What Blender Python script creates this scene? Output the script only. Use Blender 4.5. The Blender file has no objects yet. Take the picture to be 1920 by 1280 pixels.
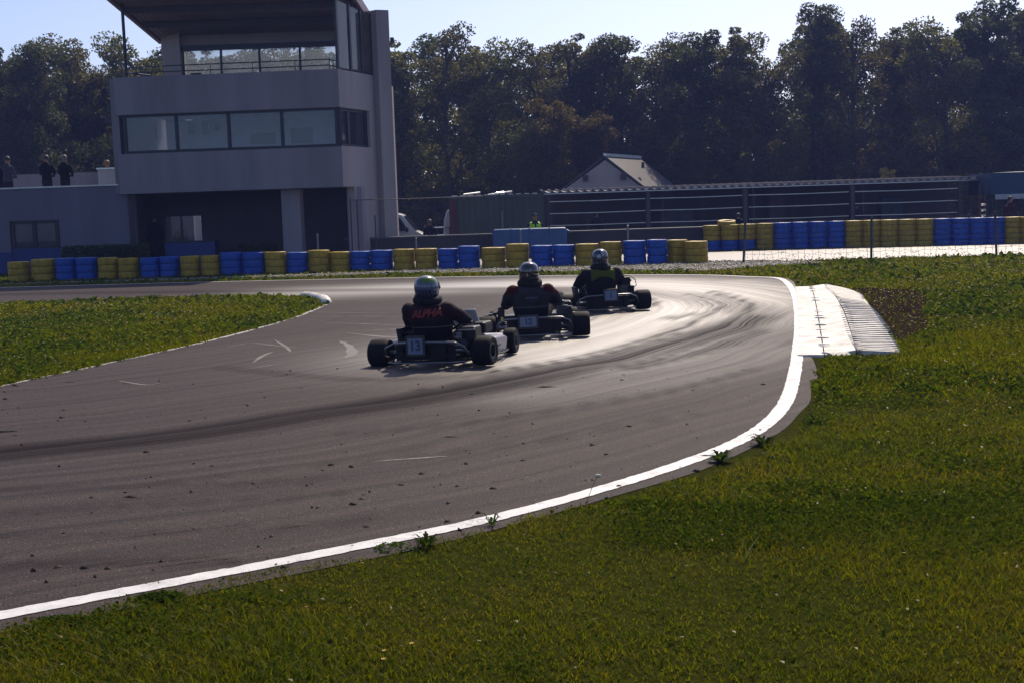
import bpy, bmesh, math, random
import numpy as np
from mathutils import Vector, Matrix
random.seed(7); rng = np.random.default_rng(7)
S = bpy.context.scene
COL = S.collection
R = math.radians
# ------------------------------------------------------------------ camera
FPX, Y0, ROLL, EYE = 2400.0, 390.0, 0.033, 1.6
PITCH = math.atan((640 - Y0) / FPX)
fw = Vector((0, math.cos(PITCH), -math.sin(PITCH)))
up0 = Vector((0, math.sin(PITCH), math.cos(PITCH))); rt0 = Vector((1, 0, 0))
rt = rt0 * math.cos(ROLL) - up0 * math.sin(ROLL)
up = up0 * math.cos(ROLL) + rt0 * math.sin(ROLL)
CAMP = Vector((0, 0, EYE))
cam = bpy.data.cameras.new('camera'); cam.sensor_width = 36; cam.lens = 36 * FPX / 1920
cam.clip_end = 2000; cam.clip_start = 0.05
camo = bpy.data.objects.new('camera', cam); COL.objects.link(camo)
m = Matrix((rt, up, -fw)).transposed().to_4x4(); m.translation = CAMP
camo.matrix_world = m
S.camera = camo
# ------------------------------------------------------------------ light
SUN_EL, SUN_AZ = R(46), R(20)            # azimuth clockwise from +Y
w = bpy.data.worlds.new("World"); S.world = w; w.use_nodes = True
nt = w.node_tree; bg = nt.nodes['Background']
sky = nt.nodes.new('ShaderNodeTexSky'); sky.sky_type = 'NISHITA'; sky.sun_disc = False
sky.sun_elevation = SUN_EL; sky.sun_rotation = SUN_AZ
sky.air_density = 0.7; sky.dust_density = 1.5; sky.ozone_density = 4.0
tn = nt.nodes.new('ShaderNodeMix'); tn.data_type = 'RGBA'; tn.blend_type = 'MULTIPLY'; tn.inputs[0].default_value = 1; tn.inputs[7].default_value = (1.03, .945, .94, 1)
nt.links.new(sky.outputs[0], tn.inputs[6]); nt.links.new(tn.outputs[2], bg.inputs[0]); bg.inputs[1].default_value = 0.15
sl = bpy.data.lights.new('sun', 'SUN'); sl.energy = 4.0; sl.angle = R(0.5); sl.color = (1, 0.86, 0.67)
so = bpy.data.objects.new('sun', sl); COL.objects.link(so)
sd = Vector((math.sin(SUN_AZ) * math.cos(SUN_EL), math.cos(SUN_AZ) * math.cos(SUN_EL), math.sin(SUN_EL)))
so.rotation_euler = (-sd).to_track_quat('-Z', 'Y').to_euler(); so.location = (0, 0, 30)
S.view_settings.view_transform = 'Standard'; S.view_settings.look = 'None'
S.view_settings.exposure = 0.1; S.view_settings.gamma = 1
S.cycles.max_bounces = 6; S.cycles.transparent_max_bounces = 24
S.cycles.sample_clamp_indirect = 4
# ------------------------------------------------------------------ pixel -> place
def ray(px, py):
    return fw + rt * ((px - 960) / FPX) + up * ((640 - py) / FPX)
def gp(px, py, z=0.0):
    d = ray(px, py); return CAMP + d * ((z - EYE) / d.z)
def at(px, py, Y):
    d = ray(px, py); return CAMP + d * (Y / d.y)
def proj(p):
    v = Vector(p) - CAMP; d = v.dot(fw)
    return 960 + FPX * v.dot(rt) / d, 640 - FPX * v.dot(up) / d
ORD = ['first','second','third','fourth','fifth','sixth','seventh','eighth','ninth','tenth','eleventh','twelfth','thirteenth','fourteenth','fifteenth','sixteenth','seventeenth','eighteenth','nineteenth','twentieth','twenty-first','twenty-second','twenty-third','twenty-fourth','twenty-fifth','twenty-sixth','twenty-seventh','twenty-eighth','twenty-ninth','thirtieth','thirty-first','thirty-second','thirty-third','thirty-fourth','thirty-fifth']
# ------------------------------------------------------------------ materials
def newmat(name):
    mt = bpy.data.materials.new(name); mt.use_nodes = True
    return mt, mt.node_tree, mt.node_tree.nodes['Principled BSDF']
def N(t, kind, **kw):
    n = t.nodes.new(kind)
    for k, v in kw.items(): setattr(n, k, v)
    return n
def mixc(t, fac, a, b, mode='MIX'):
    n = N(t, 'ShaderNodeMix', data_type='RGBA', blend_type=mode)
    for sock, v in ((n.inputs[0], fac), (n.inputs[6], a), (n.inputs[7], b)):
        if hasattr(v, 'is_linked') or hasattr(v, 'links'): t.links.new(v, sock)
        elif isinstance(v, (int, float)): sock.default_value = v
        else: sock.default_value = (*v[:3], 1)
    return n.outputs[2]
def math_(t, op, a, b=None, c=None):
    n = N(t, 'ShaderNodeMath', operation=op)
    for i, v in enumerate((a, b, c)):
        if v is None: continue
        if hasattr(v, 'links'): t.links.new(v, n.inputs[i])
        else: n.inputs[i].default_value = v
    return n.outputs[0]
def ramp(t, fac, stops):
    n = N(t, 'ShaderNodeValToRGB'); t.links.new(fac, n.inputs[0])
    e = n.color_ramp.elements
    while len(e) < len(stops): e.new(0.5)
    for el, (p, c) in zip(e, stops):
        el.position = p; el.color = (*c, 1) if len(c) == 3 else c
    return n.outputs[0]
def noise(t, vec, scale, detail=4, rough=.55):
    n = N(t, 'ShaderNodeTexNoise'); n.inputs['Scale'].default_value = scale
    n.inputs['Detail'].default_value = detail; n.inputs['Roughness'].default_value = rough
    if vec is not None: t.links.new(vec, n.inputs['Vector'])
    return n.outputs['Fac']
def coords(t, which='Object'): return N(t, 'ShaderNodeTexCoord').outputs[which]
def scaled(t, vec, s):
    n = N(t, 'ShaderNodeMapping'); n.inputs['Scale'].default_value = s; t.links.new(vec, n.inputs['Vector']); return n.outputs[0]
def bump(t, b, h, strength=.3, dist=.02):
    n = N(t, 'ShaderNodeBump'); n.inputs['Strength'].default_value = strength; n.inputs['Distance'].default_value = dist
    t.links.new(h, n.inputs['Height']); t.links.new(n.outputs[0], b.inputs['Normal'])
def M(name, col, rough=.6, metal=0, var=.25, scale=6, bmp=0, spec=.5, coat=0, streak=False):
    mt, t, b = newmat(name)
    v = coords(t)
    if streak: v = scaled(t, v, (1, 1, .12))
    f = noise(t, v, scale, 6, .65)
    dark = [c * (1 - var) for c in col]; lite = [min(1, c * (1 + var)) for c in col]
    t.links.new(ramp(t, f, [(.3, dark), (.7, lite)]), b.inputs['Base Color'])
    rr = N(t, 'ShaderNodeMapRange'); t.links.new(f, rr.inputs[0]); rr.inputs[3].default_value = max(.03, rough - .08); rr.inputs[4].default_value = min(1, rough + .1)
    t.links.new(rr.outputs[0], b.inputs['Roughness'])
    b.inputs['Metallic'].default_value = metal; b.inputs['Specular IOR Level'].default_value = spec
    b.inputs['Coat Weight'].default_value = coat
    if bmp: bump(t, b, noise(t, coords(t), scale * 12, 4), bmp, .01)
    return mt
def leafmat(name, stops, trans=.45, rough=.5, big=.25, tint=(1.5, 1.45, .5), spec=.5, patchy=.6):
    mt, t, b = newmat(name)
    r = N(t, 'ShaderNodeNewGeometry').outputs['Random Per Island']
    pos = N(t, 'ShaderNodeNewGeometry').outputs['Position']
    f = math_(t, 'ADD', math_(t, 'MULTIPLY', r, .50), math_(t, 'MULTIPLY', noise(t, pos, big, 5, .7), patchy))
    f = math_(t, 'SUBTRACT', f, (patchy - .6) * .5)
    c = ramp(t, f, stops)
    oi = N(t, 'ShaderNodeObjectInfo').outputs['Random']
    hs = N(t, 'ShaderNodeHueSaturation'); t.links.new(c, hs.inputs['Color'])
    t.links.new(math_(t, 'ADD', .485, math_(t, 'MULTIPLY', oi, .03)), hs.inputs['Hue'])
    t.links.new(math_(t, 'ADD', .8, math_(t, 'MULTIPLY', oi, .4)), hs.inputs['Value'])
    c = hs.outputs[0]
    t.links.new(c, b.inputs['Base Color']); b.inputs['Roughness'].default_value = rough; b.inputs['Specular IOR Level'].default_value = spec
    tr = N(t, 'ShaderNodeBsdfTranslucent'); t.links.new(mixc(t, 1.0, c, tint, 'MULTIPLY'), tr.inputs[0])
    mx = N(t, 'ShaderNodeMixShader'); mx.inputs[0].default_value = trans
    t.links.new(b.outputs[0], mx.inputs[1]); t.links.new(tr.outputs[0], mx.inputs[2])
    t.links.new(mx.outputs[0], t.nodes['Material Output'].inputs[0])
    return mt
def glassmat(name, tint=(.75, .82, .85), rough=.02, opac=.12, film=(.3, .32, .34)):
    mt, t, b = newmat(name)
    tr = N(t, 'ShaderNodeBsdfTransparent'); tr.inputs[0].default_value = (*tint, 1)
    gl = N(t, 'ShaderNodeBsdfGlossy'); gl.inputs['Roughness'].default_value = rough
    fr = N(t, 'ShaderNodeFresnel'); fr.inputs[0].default_value = 1.5
    df = N(t, 'ShaderNodeBsdfDiffuse'); df.inputs[0].default_value = (*film, 1)
    tl = N(t, 'ShaderNodeBsdfTranslucent'); tl.inputs[0].default_value = (*film, 1)
    dd = N(t, 'ShaderNodeMixShader'); dd.inputs[0].default_value = .6
    t.links.new(df.outputs[0], dd.inputs[1]); t.links.new(tl.outputs[0], dd.inputs[2])
    m0 = N(t, 'ShaderNodeMixShader'); dust = math_(t, 'MULTIPLY', noise(t, coords(t), 1.5, 6), 2 * opac)
    t.links.new(dust, m0.inputs[0]); t.links.new(tr.outputs[0], m0.inputs[1]); t.links.new(dd.outputs[0], m0.inputs[2])
    m1 = N(t, 'ShaderNodeMixShader'); t.links.new(fr.outputs[0], m1.inputs[0]); t.links.new(m0.outputs[0], m1.inputs[1]); t.links.new(gl.outputs[0], m1.inputs[2])
    t.links.new(m1.outputs[0], t.nodes['Material Output'].inputs[0])
    return mt
# ------------------------------------------------------------------ mesh building
class MB:
    def __init__(s): s.v = []; s.f = []
    def add(s, vs, fs):
        o = len(s.v); s.v += [tuple(v) for v in vs]; s.f += [tuple(i + o for i in f) for f in fs]; return s
    def box(s, c, d, rz=0, rx=0, ry=0):
        hx, hy, hz = d[0] / 2, d[1] / 2, d[2] / 2
        rm = Matrix.Rotation(rz, 3, 'Z') @ Matrix.Rotation(ry, 3, 'Y') @ Matrix.Rotation(rx, 3, 'X')
        vs = [Vector(c) + rm @ Vector((x * hx, y * hy, z * hz)) for z in (-1, 1) for x, y in ((-1, -1), (1, -1), (1, 1), (-1, 1))]
        return s.add(vs, [(3, 2, 1, 0), (4, 5, 6, 7), (0, 1, 5, 4), (1, 2, 6, 5), (2, 3, 7, 6), (3, 0, 4, 7)])
    def hexa(s, b, t):      # four bottom points, four top points
        return s.add(list(b) + list(t), [(3, 2, 1, 0), (4, 5, 6, 7), (0, 1, 5, 4), (1, 2, 6, 5), (2, 3, 7, 6), (3, 0, 4, 7)])
    def prism(s, poly, z0, z1):
        n = len(poly)
        return s.add([(p[0], p[1], z0) for p in poly] + [(p[0], p[1], z1) for p in poly],
                     [tuple(reversed(range(n))), tuple(range(n, 2 * n))] + [(i, (i + 1) % n, n + (i + 1) % n, n + i) for i in range(n)])
    def wall(s, p, q, z0, z1, th):   # front face on p->q, thickness to the left of p->q (behind when p is left)
        p = Vector(p[:2]); q = Vector(q[:2]); d = (q - p).normalized(); nrm = Vector((-d.y, d.x)) * th
        return s.prism([p, q, q + nrm, p + nrm], z0, z1)
    def tube(s, pts, r, n=8, cap=True):
        pts = [Vector(p) for p in pts]; rs = r if isinstance(r, (list, tuple)) else [r] * len(pts)
        vs, fs = [], []
        ref = None
        for i, p in enumerate(pts):
            t = (pts[min(i + 1, len(pts) - 1)] - pts[max(i - 1, 0)]).normalized()
            if ref is None:
                ref = Vector((0, 0, 1)) if abs(t.z) < .9 else Vector((1, 0, 0))
            a = (ref - t * ref.dot(t)).normalized(); b = t.cross(a); ref = a
            for k in range(n):
                an = 2 * math.pi * k / n
                vs.append(p + (a * math.cos(an) + b * math.sin(an)) * rs[i])
        for i in range(len(pts) - 1):
            for k in range(n):
                k2 = (k + 1) % n
                fs.append((i * n + k, i * n + k2, (i + 1) * n + k2, (i + 1) * n + k))
        if cap: fs += [tuple(reversed(range(n))), tuple(range((len(pts) - 1) * n, len(pts) * n))]
        return s.add(vs, fs)
    def lathe(s, prof, c=(0, 0, 0), n=24, axis='Z', closed=False):
        vs, fs = [], []; c = Vector(c); L = len(prof)
        for k in range(n):
            a = 2 * math.pi * k / n; ca, sa = math.cos(a), math.sin(a)
            for r, h in prof:
                vs.append(c + (Vector((r * ca, r * sa, h)) if axis == 'Z' else Vector((h, r * ca, r * sa))))
        for k in range(n):
            k2 = (k + 1) % n
            for i in range(L - (0 if closed else 1)):
                j = (i + 1) % L
                fs.append((k * L + i, k2 * L + i, k2 * L + j, k * L + j))
        return s.add(vs, fs)
    def loft(s, secs, n=16):      # (cx, cy, z, rx, ry)
        vs, fs = [], []
        for cx, cy, z, rx, ry in secs:
            for k in range(n):
                a = 2 * math.pi * k / n; vs.append((cx + rx * math.cos(a), cy + ry * math.sin(a), z))
        for i in range(len(secs) - 1):
            for k in range(n):
                k2 = (k + 1) % n; fs.append((i * n + k, i * n + k2, (i + 1) * n + k2, (i + 1) * n + k))
        fs += [tuple(reversed(range(n))), tuple(range((len(secs) - 1) * n, len(secs) * n))]
        return s.add(vs, fs)
    def ell(s, c, r, nu=20, nv=12, rx=0, rz=0):
        c = Vector(c); vs, fs = [], []
        rm = Matrix.Rotation(rz, 3, 'Z') @ Matrix.Rotation(rx, 3, 'X')
        vs.append(c + rm @ Vector((0, 0, -r[2])))
        for i in range(1, nv):
            t = math.pi * i / nv - math.pi / 2
            for k in range(nu):
                a = 2 * math.pi * k / nu
                vs.append(c + rm @ Vector((r[0] * math.cos(t) * math.cos(a), r[1] * math.cos(t) * math.sin(a), r[2] * math.sin(t))))
        vs.append(c + rm @ Vector((0, 0, r[2])))
        for k in range(nu):
            k2 = (k + 1) % nu; fs.append((0, 1 + k2, 1 + k))
            for i in range(nv - 2):
                a = 1 + i * nu; fs.append((a + k, a + k2, a + nu + k2, a + nu + k))
            fs.append((1 + (nv - 2) * nu + k, 1 + (nv - 2) * nu + k2, len(vs) - 1))
        return s.add(vs, fs)
    def mesh(s, name, mat, smooth=None):
        me = bpy.data.meshes.new(name); me.from_pydata(s.v, [], s.f)
        if mat: me.materials.append(mat)
        if smooth is not None:
            me.shade_smooth()
            if smooth < 180: me.set_sharp_from_angle(angle=R(smooth))
        me.update(); return me
    def build(s, name, mat, parent=None, smooth=None, bevel=0, seg=2, world=False):
        if world and parent is not None:
            l = parent.location
            if parent.parent: l = parent.parent.location + l
            s.v = [(a - l.x, b - l.y, c - l.z) for a, b, c in s.v]
        o = bpy.data.objects.new(name, s.mesh(name, mat, smooth)); COL.objects.link(o)
        if parent is not None: o.parent = parent
        if bevel:
            bm = o.modifiers.new('bevel', 'BEVEL'); bm.width = bevel; bm.segments = seg; bm.limit_method = 'ANGLE'; bm.angle_limit = R(35)
        return o
def tag(o, label=None, cat=None, group=None, kind=None):
    if label: o['label'] = label
    if cat: o['category'] = cat
    if group: o['group'] = group
    if kind: o['kind'] = kind
    return o
def thing(name, label, cat, loc=(0, 0, 0), rz=0, group=None):
    o = bpy.data.objects.new(name, None); COL.objects.link(o); o.location = loc; o.rotation_euler = (0, 0, rz)
    o.empty_display_size = .2
    return tag(o, label, cat, group)
def structure(mb, name, mat, **k): return tag(mb.build(name, mat, **k), kind='structure')
def copy_tree(o, parent=None):
    c = o.copy(); COL.objects.link(c); c.parent = parent
    for ch in [x for x in COL.objects if x.parent == o]: copy_tree(ch, c)
    return c
def fast_mesh(name, V, F, k, mat, smooth=False):     # V (n,3); F (m,k) numpy
    me = bpy.data.meshes.new(name); V = np.asarray(V, np.float32); F = np.asarray(F, np.int32)
    me.vertices.add(len(V)); me.vertices.foreach_set('co', V.ravel())
    me.loops.add(F.size); me.loops.foreach_set('vertex_index', F.ravel())
    me.polygons.add(len(F)); me.polygons.foreach_set('loop_start', np.arange(0, F.size, k, dtype=np.int32))
    me.polygons.foreach_set('loop_total', np.full(len(F), k, np.int32))
    me.update(calc_edges=True); me.materials.append(mat)
    if smooth: me.shade_smooth()
    return me
def vnoise(x, y, seed=0):
    def h(i, j):
        n = np.sin(i * 127.1 + j * 311.7 + seed * 74.7) * 43758.5453
        return n - np.floor(n)
    xi, yi = np.floor(x), np.floor(y); fx, fy = x - xi, y - yi
    fx = fx * fx * (3 - 2 * fx); fy = fy * fy * (3 - 2 * fy)
    return (h(xi, yi) * (1 - fx) + h(xi + 1, yi) * fx) * (1 - fy) + (h(xi, yi + 1) * (1 - fx) + h(xi + 1, yi + 1) * fx) * fy
def inside(px, py, poly):
    r = np.zeros(len(px), bool); n = len(poly); j = n - 1
    for i in range(n):
        xi, yi = poly[i]; xj, yj = poly[j]
        if yi != yj:
            r ^= ((yi > py) != (yj > py)) & (px < (xj - xi) * (py - yi) / (yj - yi) + xi)
        j = i
    return r
def spline(pts, per=10):
    out = []
    P = [Vector(p) for p in pts]
    for i in range(len(P) - 1):
        a, b, c, d = P[max(i - 1, 0)], P[i], P[i + 1], P[min(i + 2, len(P) - 1)]
        for k in range(per):
            t = k / per
            out.append(.5 * ((2 * b) + (c - a) * t + (2 * a - 5 * b + 4 * c - d) * t * t + (3 * b - a - 3 * c + d) * t ** 3))
    out.append(P[-1]); return out
# ================================================================== GROUND AND TRACK
INN = [(-900,915),(-300,788),(0,724),(270,667),(420,633),(540,600),(596,579),(613,569),(606,562),(574,558),(474,555),(255,559.5),(0,570),(-400,587),(-900,608)]
OUT = [(-1500,1460),(-500,1255),(0,1156),(640,1032),(960,964),(1280,870),(1438,795),(1490,700),(1486,545),(1380,518.5),(1000,518),(500,527),(0,540),(-400,552),(-900,567)]
PER = 18
inn = [gp(*p[:2]) for p in spline([(a, b, 0) for a, b in INN], PER)]
outl = [gp(*p[:2]) for p in spline([(a, b, 0) for a, b in OUT], PER)]
nS = len(inn)
def normals2(c):
    o = []
    for i in range(len(c)):
        t = c[min(i + 1, len(c) - 1)] - c[max(i - 1, 0)]; t.z = 0
        t.normalize(); o.append(Vector((t.y, -t.x, 0)))
    return o
on = normals2(outl); inm = normals2(inn)
verge = [.20 + .16 * vnoise(np.array(p.x * 1.3), np.array(p.y * 1.3), 3) + .22 * vnoise(np.array(p.x * .35), np.array(p.y * .35), 9) for p in outl]
verge = [v * (.5 if p.y < 22 else .35) for v, p in zip(verge, outl)]
edge = [p + n * float(v) for p, n, v in zip(outl, on, verge)]
NV = 64
tv, uvs, rub = [], [], []
BANDS = [([(-600,925),(0,851),(300,822),(640,770),(900,727),(1200,662),(1350,622),(1430,592)], .38, 1.0),
         ([(-600,572),(0,553),(500,547),(900,543),(1150,546),(1320,562),(1400,585)], .6, .55),
         ([(420,690),(700,712),(1000,690),(1200,640),(1300,600)], .16, .5),
         ([(0,1008),(400,996),(700,975)], .07, .5), ([(0,1060),(300,1055),(430,1052)], .08, .7), ([(0,920),(500,905),(640,895)], .07, .5),
         ([(640,815),(900,790),(1250,735),(1420,690)], .09, .5), ([(1180,690),(1330,655),(1440,618)], .16, .9),
         ([(1240,600),(1330,585),(1345,570),(1290,553)], .13, .9), ([(1250,640),(1380,600),(1400,570),(1330,545)], .10, .9),
         ([(900,700),(1100,668),(1250,625),(1330,585),(1300,560)], .07, .9), ([(760,735),(1000,698),(1200,648),(1300,608)], .06, .8), ([(1000,600),(1150,590),(1230,570),(1180,556)], .08, .8), ([(640,760),(900,712),(1100,672)], .08, .7),
         ([(640,870),(1000,830),(1300,775)], .06, .4), ([(0,962),(350,944),(640,925)], .05, .45), ([(300,905),(640,868),(1000,800)], .05, .35)]
bl = [(np.array([[p.x, p.y] for p in [gp(*q[:2]) for q in spline([(a, b, 0) for a, b in pts], 14)]]), wd, st) for pts, wd, st in BANDS]
grid = []
ulen = 0
for i in range(nS):
    mid = (inn[i] + outl[i]) * .5
    if i: ulen += (mid - (inn[i - 1] + outl[i - 1]) * .5).length
    a, b = inn[i] - inm[i] * .05, outl[i]
    for j in range(NV):
        v = j / (NV - 2)
        p = a.lerp(b, v) if j < NV - 1 else edge[i]
        grid.append((p.x, p.y, .004)); uvs.append((ulen, (b - a).length * min(v, 1)))
G = np.array(grid)
rubv = np.zeros(len(G))
for poly, wd, st in bl:
    dmin = np.full(len(G), 1e9)
    for k in range(len(poly) - 1):
        p, q = poly[k], poly[k + 1]; d = q - p; L2 = (d ** 2).sum() + 1e-9
        t = np.clip(((G[:, :2] - p) @ d) / L2, 0, 1)
        dmin = np.minimum(dmin, np.hypot(*(G[:, :2] - p - t[:, None] * d).T))
    rubv = np.maximum(rubv, st * np.exp(-(dmin / wd) ** 4))
F = np.array([(i * NV + j, i * NV + j + 1, (i + 1) * NV + j + 1, (i + 1) * NV + j) for i in range(nS - 1) for j in range(NV - 1)])
polv = np.zeros(len(G))
for pts, wd, st in (([(600,548),(800,540),(1000,533),(1180,533),(1290,548),(1310,572),(1225,600),(1120,625),(1000,660)], 1.55, 1.0), ([(1360,530),(1440,545)], .9, .5), ([(1000,740),(1250,705),(1440,655)], .6, .12)):
    poly = np.array([[p.x, p.y] for p in [gp(*q[:2]) for q in spline([(a, b2, 0) for a, b2 in pts], 10)]]); dmin = np.full(len(G), 1e9)
    for k in range(len(poly) - 1):
        p, q = poly[k], poly[k + 1]; d = q - p
        tt_ = np.clip(((G[:, :2] - p) @ d) / ((d ** 2).sum() + 1e-9), 0, 1); dmin = np.minimum(dmin, np.hypot(*(G[:, :2] - p - tt_[:, None] * d).T))
    polv = np.maximum(polv, st * np.exp(-(dmin / wd) ** 2))
RL = [gp(*q[:2]) for q in spline([(a, b2, 0) for a, b2 in [(-900,955),(-300,885),(0,851),(300,822),(640,770),(900,727),(1200,662),(1350,622),(1418,590),(1412,566),(1330,547),(1150,538),(700,543),(0,553),(-600,572)]], 16)]
poly = np.array([[p.x, p.y] for p in RL]); dmin = np.full(len(G), 1e9); sgn = np.ones(len(G))
for k in range(len(poly) - 1):
    p, q = poly[k], poly[k + 1]; d = q - p; r_ = G[:, :2] - p
    tt_ = np.clip((r_ @ d) / ((d ** 2).sum() + 1e-9), 0, 1); dd_ = np.hypot(*(r_ - tt_[:, None] * d).T); cr_ = d[0] * r_[:, 1] - d[1] * r_[:, 0]
    k2 = dd_ < dmin; dmin[k2] = dd_[k2]; sgn[k2] = np.where(cr_[k2] > 0, 1, -1)
lanev = dmin * sgn
mt, t, b = newmat('asphalt')
ob = coords(t); cxyz = N(t, 'ShaderNodeCombineXYZ'); lane = N(t, 'ShaderNodeAttribute', attribute_name='lane').outputs['Fac']
wob = noise(t, ob, .10, 2); t.links.new(math_(t, 'ADD', lane, math_(t, 'MULTIPLY', noise(t, ob, .22, 2), 1.1)), cxyz.inputs[1]); t.links.new(math_(t, 'MULTIPLY', wob, 26.0), cxyz.inputs[0])
uv = cxyz.outputs[0]
st1 = noise(t, scaled(t, uv, (.06, 1.6, 1)), 1.6, 6, .65); st2 = noise(t, scaled(t, uv, (.04, 7, 1)), 1.5, 5, .65); st3 = noise(t, scaled(t, uv, (.03, 2.6, 1)), 1.7, 10, .82)
patch = noise(t, ob, .35, 5); fine = noise(t, ob, 170, 2, .8); peb = noise(t, ob, 55, 3, .7)
stones = N(t, 'ShaderNodeTexVoronoi'); stones.inputs['Scale'].default_value = 90; t.links.new(ob, stones.inputs['Vector'])
ra = N(t, 'ShaderNodeAttribute', attribute_name='rub').outputs['Fac']; po = N(t, 'ShaderNodeAttribute', attribute_name='polish').outputs['Fac']
base = ramp(t, st1, [(.30, (.026, .022, .024)), (.5, (.046, .040, .043)), (.70, (.070, .061, .060))])
base = mixc(t, .6, base, ramp(t, st2, [(.42, (.012, .0098, .0105)), (.58, (.086, .072, .068))]))
base = mixc(t, .3, base, ramp(t, patch, [(.3, (.030, .026, .029)), (.7, (.066, .058, .055))]))
agg = ramp(t, stones.outputs['Distance'], [(.15, (.075, .068, .065)), (.45, (.020, .018, .02))])
base = mixc(t, .45, base, agg)
base = mixc(t, .68, base, ramp(t, fine, [(.36, (.010, .009, .010)), (.5, (.042, .037, .039)), (.66, (.16, .145, .138))]))
st4 = noise(t, scaled(t, uv, (.03, 16, 1)), 1.4, 4, .7)
ra = math_(t, 'MULTIPLY', ra, ramp(t, st4, [(.36, (.25, .25, .25)), (.56, (1, 1, 1))]))
spk = N(t, 'ShaderNodeTexVoronoi'); spk.inputs['Scale'].default_value = 42; t.links.new(ob, spk.inputs['Vector'])
fl = math_(t, 'MULTIPLY', math_(t, 'LESS_THAN', spk.outputs['Distance'], .16), math_(t, 'GREATER_THAN', noise(t, ob, 23, 2), .52))
base = mixc(t, math_(t, 'MULTIPLY', fl, .8), base, (.30, .28, .26))
base = mixc(t, math_(t, 'MULTIPLY', ra, .75), base, (.011, .009, .012))
st5 = noise(t, scaled(t, uv, (.05, 4.5, 1)), 1.3, 8, .75)
base = mixc(t, 1.0, base, ramp(t, st5, [(.34, (.42, .40, .42)), (.50, (.82, .80, .79)), (.66, (1.25, 1.2, 1.12))]), 'MULTIPLY')
base = mixc(t, 1.0, base, (.95, .82, .78), 'MULTIPLY')
t.links.new(base, b.inputs['Base Color'])
arc = ramp(t, st3, [(.36, (0, 0, 0)), (.56, (1, 1, 1))])
po = math_(t, 'MULTIPLY', po, math_(t, 'SUBTRACT', 1.0, math_(t, 'MULTIPLY', ra, .9)))
pol2 = math_(t, 'MULTIPLY', po, math_(t, 'ADD', .30, math_(t, 'MULTIPLY', arc, .70)))
b.inputs['IOR'].default_value = 2.3
rg = math_(t, 'SUBTRACT', .74, math_(t, 'MULTIPLY', pol2, .27))
rg = math_(t, 'ADD', rg, math_(t, 'MULTIPLY', math_(t, 'SUBTRACT', st2, .5), .12))
t.links.new(rg, b.inputs['Roughness'])
spx = math_(t, 'ADD', .035, math_(t, 'MULTIPLY', pol2, .96)); spx = math_(t, 'MULTIPLY', spx, math_(t, 'SUBTRACT', 1.0, math_(t, 'MULTIPLY', ra, .85)))
t.links.new(spx, b.inputs['Specular IOR Level'])
hgt = math_(t, 'ADD', math_(t, 'MULTIPLY', fine, .6), math_(t, 'MULTIPLY', stones.outputs['Distance'], .8))
bump(t, b, math_(t, 'ADD', hgt, math_(t, 'MULTIPLY', peb, .5)), .35, .006)
me = fast_mesh('track', G, F, 4, mt)
uvl = me.uv_layers.new(name='UVMap'); li = F.ravel(); U = np.array(uvs, np.float32)[li]; uvl.data.foreach_set('uv', U.ravel())
at_ = me.attributes.new('rub', 'FLOAT', 'POINT'); at_.data.foreach_set('value', rubv.astype(np.float32))
at_ = me.attributes.new('lane', 'FLOAT', 'POINT'); at_.data.foreach_set('value', lanev.astype(np.float32))
at_ = me.attributes.new('polish', 'FLOAT', 'POINT'); at_.data.foreach_set('value', polv.astype(np.float32))
o = bpy.data.objects.new('track', me); COL.objects.link(o); tag(o, kind='structure')
if me.polygons[0].normal.z < 0: me.flip_normals()
ASPHALT = mt
TRACKPOLY = [(p.x, p.y) for p in edge] + [(p.x, p.y) for p in reversed(inn)]
_o = [gp(*p[:2]) for p in spline([(a, b2, 0) for a, b2 in OUT], 90)]; _n = normals2(_o); gedge = []
for p, n in zip(_o, _n):
    f = .55 * float(vnoise(np.array(p.x * .9), np.array(p.y * .9), 41)) + .3 * float(vnoise(np.array(p.x * 4.2), np.array(p.y * 4.2), 42)) + .15 * float(vnoise(np.array(p.x * 14.), np.array(p.y * 14.), 43))
    gedge.append(p + n * (.055 + max(0, .62 * (f - .18)) * (1 if p.y < 22 else .5)))
_i = [gp(*p[:2]) for p in spline([(a, b2, 0) for a, b2 in INN], 60)]; _m = normals2(_i); gin = []
for p, n in zip(_i, _m): gin.append(p + n * (-.03 + .10 * float(vnoise(np.array(p.x * 6.), np.array(p.y * 6.), 44))))
GRASSPOLY = [(p.x, p.y) for p in gedge] + [(p.x, p.y) for p in reversed(gin)]
# far return road behind the barrier
road2 = [gp(500, 507), gp(1000, 497), gp(1330, 492), gp(1500, 489), gp(1700, 483.5), gp(1920, 477.5), gp(2400, 467), gp(2400, 444), gp(1920, 456.5), gp(1640, 463.5), gp(1340, 473.5), gp(1000, 482), gp(500, 494)]
mb = MB(); mb.add([(p.x, p.y, .004) for p in road2], [tuple(range(len(road2)))])
mr, t, b = newmat('far asphalt'); ob = coords(t)
t.links.new(ramp(t, noise(t, scaled(t, ob, (.3, 1, 1)), 1.2, 8, .7), [(.3, (.09, .08, .075)), (.7, (.17, .155, .14))]), b.inputs['Base Color']); b.inputs['Roughness'].default_value = .48; b.inputs['IOR'].default_value = 2.2
bump(t, b, noise(t, ob, 90, 3), .4, .006)
ro = structure(mb, 'road', mr)
if ro.data.polygons[0].normal.z < 0: ro.data.flip_normals()
ROADPOLY = [(p.x, p.y) for p in road2]
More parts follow.
